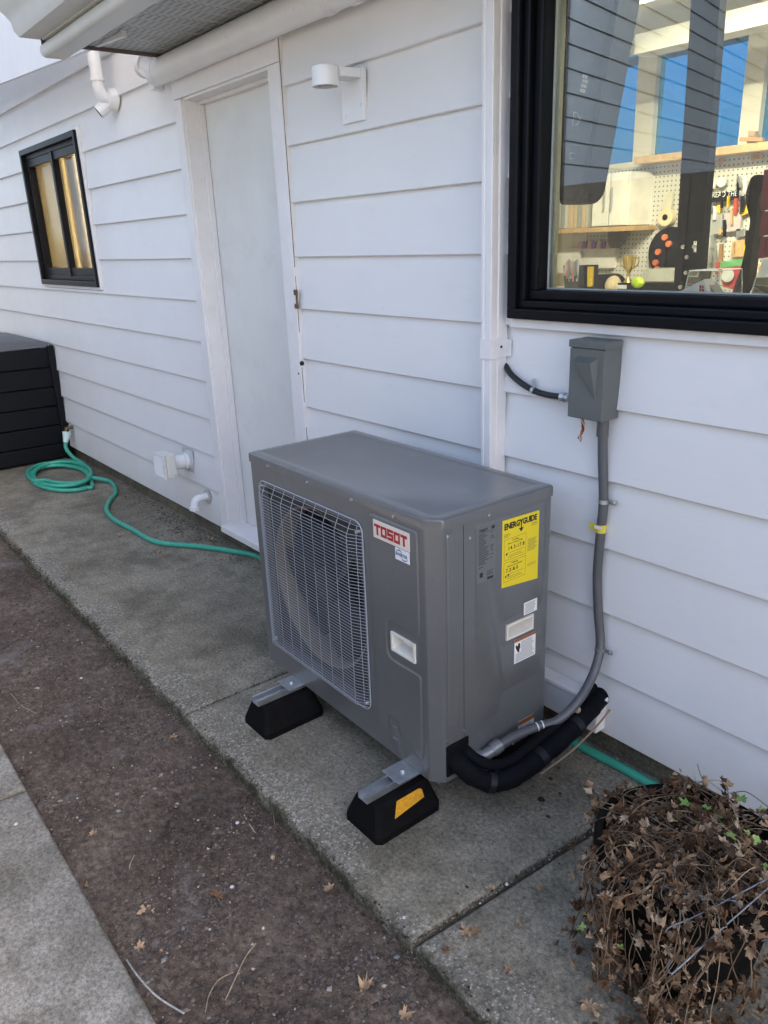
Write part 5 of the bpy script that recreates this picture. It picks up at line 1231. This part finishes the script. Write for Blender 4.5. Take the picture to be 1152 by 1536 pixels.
solid('bag_body', '', '', [(1080, 402), (1116, 398), (1114, 428), (1104, 436), (1084, 430)], 4.2, .08, flat('red_bag', (.55, .05, .06)), .01, parent=sp2)
solid('green_top', '', '', [(1082, 392), (1114, 388), (1116, 399), (1080, 402)], 4.2, .06, flat('green_top', (.12, .36, .14)), parent=sp2)
q = ony(1092, 413, 4.19); a = MB(); a.tube([q, q+Vector((0, -.006, 0))], .035, 20); a.build('round_mark', M_WLAB, sp2)
bird = thing('wooden_figure', 'little wooden bird figure standing on the shelf by the rear window', 'figure', (0, 0, 0))
solid('body', '', '', [(1120, 216), (1135, 216), (1134, 202), (1122, 202)], YO-.1, .05, M_WOOD, .004, parent=bird)
solid('wings', '', '', [(1109, 206), (1144, 206), (1144, 212), (1109, 212)], YO-.16, .03, pmat('orange_wood', (.48, .26, .12), .6), .004, parent=bird)
solid('head', '', '', [(1122, 196), (1132, 196), (1132, 204), (1122, 204)], YO-.11, .05, M_WOOD, .008, parent=bird)
# near the glass
cs = thing('black_case', 'tall black padded case hanging inside the big window at its left side', 'case', (0, 0, 0))
solid('case_body', '', '', [(838, -60), (935, -60), (925, 0), (874, 292), (862, 306), (836, 308)], 2.35, .12, pmat('black_nylon', (.006, .007, .009), .6, bump=0, spec=.2), .02, parent=cs, bev=.012)
for px0, w_, h_ in ((874, 8, 28), ):
    for k_, (dx, dy) in enumerate(((0, 0), (4, 1), (1, 7), (5, 8), (0, 14), (4, 15), (-1, 21), (3, 22))):
        solid('pale_mark', '', '', [(px0+dx-dy*.1, 112+dy), (px0+dx+3-dy*.1, 112+dy), (px0+dx+3-dy*.1, 112+dy+5), (px0+dx-dy*.1, 112+dy+5)], 2.349, -.0015, flat('pale_print', (.4, .4, .42)), parent=cs)
def outline(mark, w_=.0016):
    a = MB(); P_ = [ony(*q, 2.3475) for q in mark]; a.tube(P_+[P_[0]], w_, 5, False); return a.build('pale_mark', flat('pale_print2', (.35, .35, .37)), cs)
outline([(861, 168), (867, 170), (870, 178), (866, 187), (859, 188)])
outline([(855, 230), (861, 230), (860, 238), (854, 238)])
rl = thing('slotted_rail', 'tall black steel rail with slots standing inside the big window', 'rail', (0, 0, 0))
A_, B_ = ony(1062, -60, 2.6), ony(1028, 455, 2.6); W2 = .046
us_ = [0, .80, .835, .93, .965, 1.0]
def rp(u, s_): c_ = A_.lerp(B_, u); return (c_.x+s_, c_.z)
a = MB(); dx = [-W2, -.030, -.016, .014, .028, W2]
for i in range(len(us_)-1):
    for j in range(5):
        if i in (1, 3) and j in (1, 3): continue
        P4 = [rp(us_[i], dx[j]), rp(us_[i+1], dx[j]), rp(us_[i+1], dx[j+1]), rp(us_[i], dx[j+1])]
        a.prism(P4, FX(2.6), -.004, 0)
P4 = [rp(0, W2), rp(1, W2), rp(1, W2+.004), rp(0, W2+.004)]; a.prism(P4, FX(2.6), -.04, 0); P4 = [rp(0, -W2-.004), rp(1, -W2-.004), rp(1, -W2), rp(0, -W2)]; a.prism(P4, FX(2.6), -.04, 0)
a.build('rail_face', M_DK, rl)
for u_ in (.817, .85, .90, .947):
    for s_ in ((-.022, .021) if u_ in (.817, .947) else (-.004,)):
        x_, z_ = rp(u_, s_); a = MB(); a.tube([(x_, 2.601, z_), (x_, 2.594, z_)], .007, 10); a.build('bolt', M_SCREW, rl)
st_ = thing('dark_tripod', 'dark standing equipment arm at the right edge of the window', 'stand', (0, 0, 0))
solid('arm', '', '', [(1128, 262), (1150, 262), (1138, 300), (1122, 420), (1112, 445), (1096, 445), (1112, 400), (1126, 330), (1120, 312), (1118, 290)], 3.0, .06, M_DK, .02, parent=st_)
mp = thing('maroon_panel', 'maroon boards over a white sheet at the right edge of the window', 'panel', (0, 0, 0)); M_MAR = pmat('maroon', (.16, .022, .03), .5)
for q0, q1, o0, o1 in ((255, 316, 0, 3), (318, 354, 3, 5), (356, 388, 5, 7)):
    solid('maroon_board', '', '', [(1152-o0-6, q0), (1215, q0-12), (1212, q1-10), (1152-o1-9, q1)], 2.5, .04, M_MAR, parent=mp)
solid('white_sheet', '', '', [(1143, 389), (1212, 382), (1200, 448), (1128, 446)], 2.49, .01, M_WH, parent=mp)
dc = thing('display_box', 'clear acrylic display box at the inner window sill', 'display box', (0, 0, 0))
for P_ in ([(1034, 406), (1078, 406), (1078, 450), (1024, 450)], [(1134, 416), (1180, 414), (1180, 452), (1124, 452)]):
    a = MB(); pts_ = [ony(*q, 2.30) for q in P_]; back = [p+Vector((.02, .10, 0)) for p in pts_]
    a.add(pts_+back, [(0, 1, 2, 3), (4, 5, 6, 7), (0, 1, 5, 4), (1, 2, 6, 5), (0, 3, 7, 4)]); a.build('acrylic_wall', M_ACRYL, dc)
    a = MB()
    for i in range(4):
        a.tube([pts_[i], pts_[(i+1) % 4]], .0016, 5, False); a.tube([pts_[i], back[i]], .0014, 5, False); a.tube([back[i], back[(i+1) % 4]], .0014, 5, False)
    a.build('acrylic_edge', pmat('acrylic_edge', (.55, .57, .58), .2, bump=0), dc)
bx2 = thing('product_box', 'tilted white and grey box with small red logo at the window sill', 'box', (0, 0, 0))
solid('box_front', '', '', [(1016, 452), (1022, 436), (1056, 419), (1066, 452)], 2.20, .05, flat('carton_white', (.55, .55, .56)), parent=bx2)
solid('box_side', '', '', [(1066, 452), (1056, 419), (1062, 424), (1080, 452)], 2.22, .05, flat('carton_grey', (.12, .12, .13)), parent=bx2)
for k_ in range(2):
    for s_ in (0, 4): solid('logo', '', '', [(1049+s_, 428+k_*5), (1051+s_, 428+k_*5), (1052+s_, 432+k_*5), (1050+s_, 432+k_*5)], 2.198, -.002, M_RED, parent=bx2)
a = MB(); a.tube([ony(1024, 447, 2.196), ony(1032, 440, 2.196), ony(1043, 447, 2.196)], .003, 5); a.build('logo', M_RED, bx2)
solid('inner_sill', 'dark inner window sill ledge along the bottom of the big window', 'sill', [(800, 449), (1400, 475), (1400, 500), (800, 470)], 2.08, -.14, M_DK)

# ------------------------------------------------------------------ neighbour's house behind the camera (seen mirrored in the glass)
nb = thing('neighbour_house', 'slate blue clapboard neighbouring house reflected in the window glass', 'house', (-4.8, -1.0, 0), math.atan2(-.97, -.23))
M_SLATE = pmat('slate_blue_siding', (.055, .072, .10), .6, vs=2, var=.1, bump=.2)
a = MB()
for k_ in range(27):
    z0 = .2+k_*.2; a.add([(0, .02, z0), (14, .02, z0), (14, .003, z0+.205), (0, .003, z0+.205), (0, -.0, z0), (14, 0, z0)], [(0, 1, 2, 3), (0, 4, 5, 1)])
a.box(0, 14, -7, -.0, 0, 5.6); a.build('wall', M_SLATE, nb)
a = MB(); a.add([(-.3, .5, 5.5), (14.3, .5, 5.5), (14.3, -3.5, 7.3), (-.3, -3.5, 7.3), (-.3, -7.5, 5.5), (14.3, -7.5, 5.5)], [(0, 1, 2, 3), (3, 2, 5, 4)]); a.build('roof', M_ROOF, nb)

# ------------------------------------------------------------------ unseen fence added behind the camera to block low sky light
fn_ = thing('light_block_fence', 'unseen dark board fence added beyond the paver walk to block low light', 'fence', (-3, -1.9, 0))
M_FEN = pmat('blocker_wood', (.045, .043, .042), .85, vs=6, var=.3, bump=.4)
bmesh_ = None
for i in range(60):
    if bmesh_ is None:
        a = MB(); a.bbox(0, .142, -.01, .01, .02, 1.95, .003); o = a.build('blocker_board', M_FEN, fn_); bmesh_ = o.data
    else: o = bpy.data.objects.new('blocker_board', bmesh_); COL.objects.link(o); o.parent = fn_
    o.location = (-2+i*.15, 0, 0)
for z in (.4, 1.6):
    a = MB(); a.box(-2, 7, -.06, -.012, z, z+.09); a.build('rail', M_FEN, fn_)
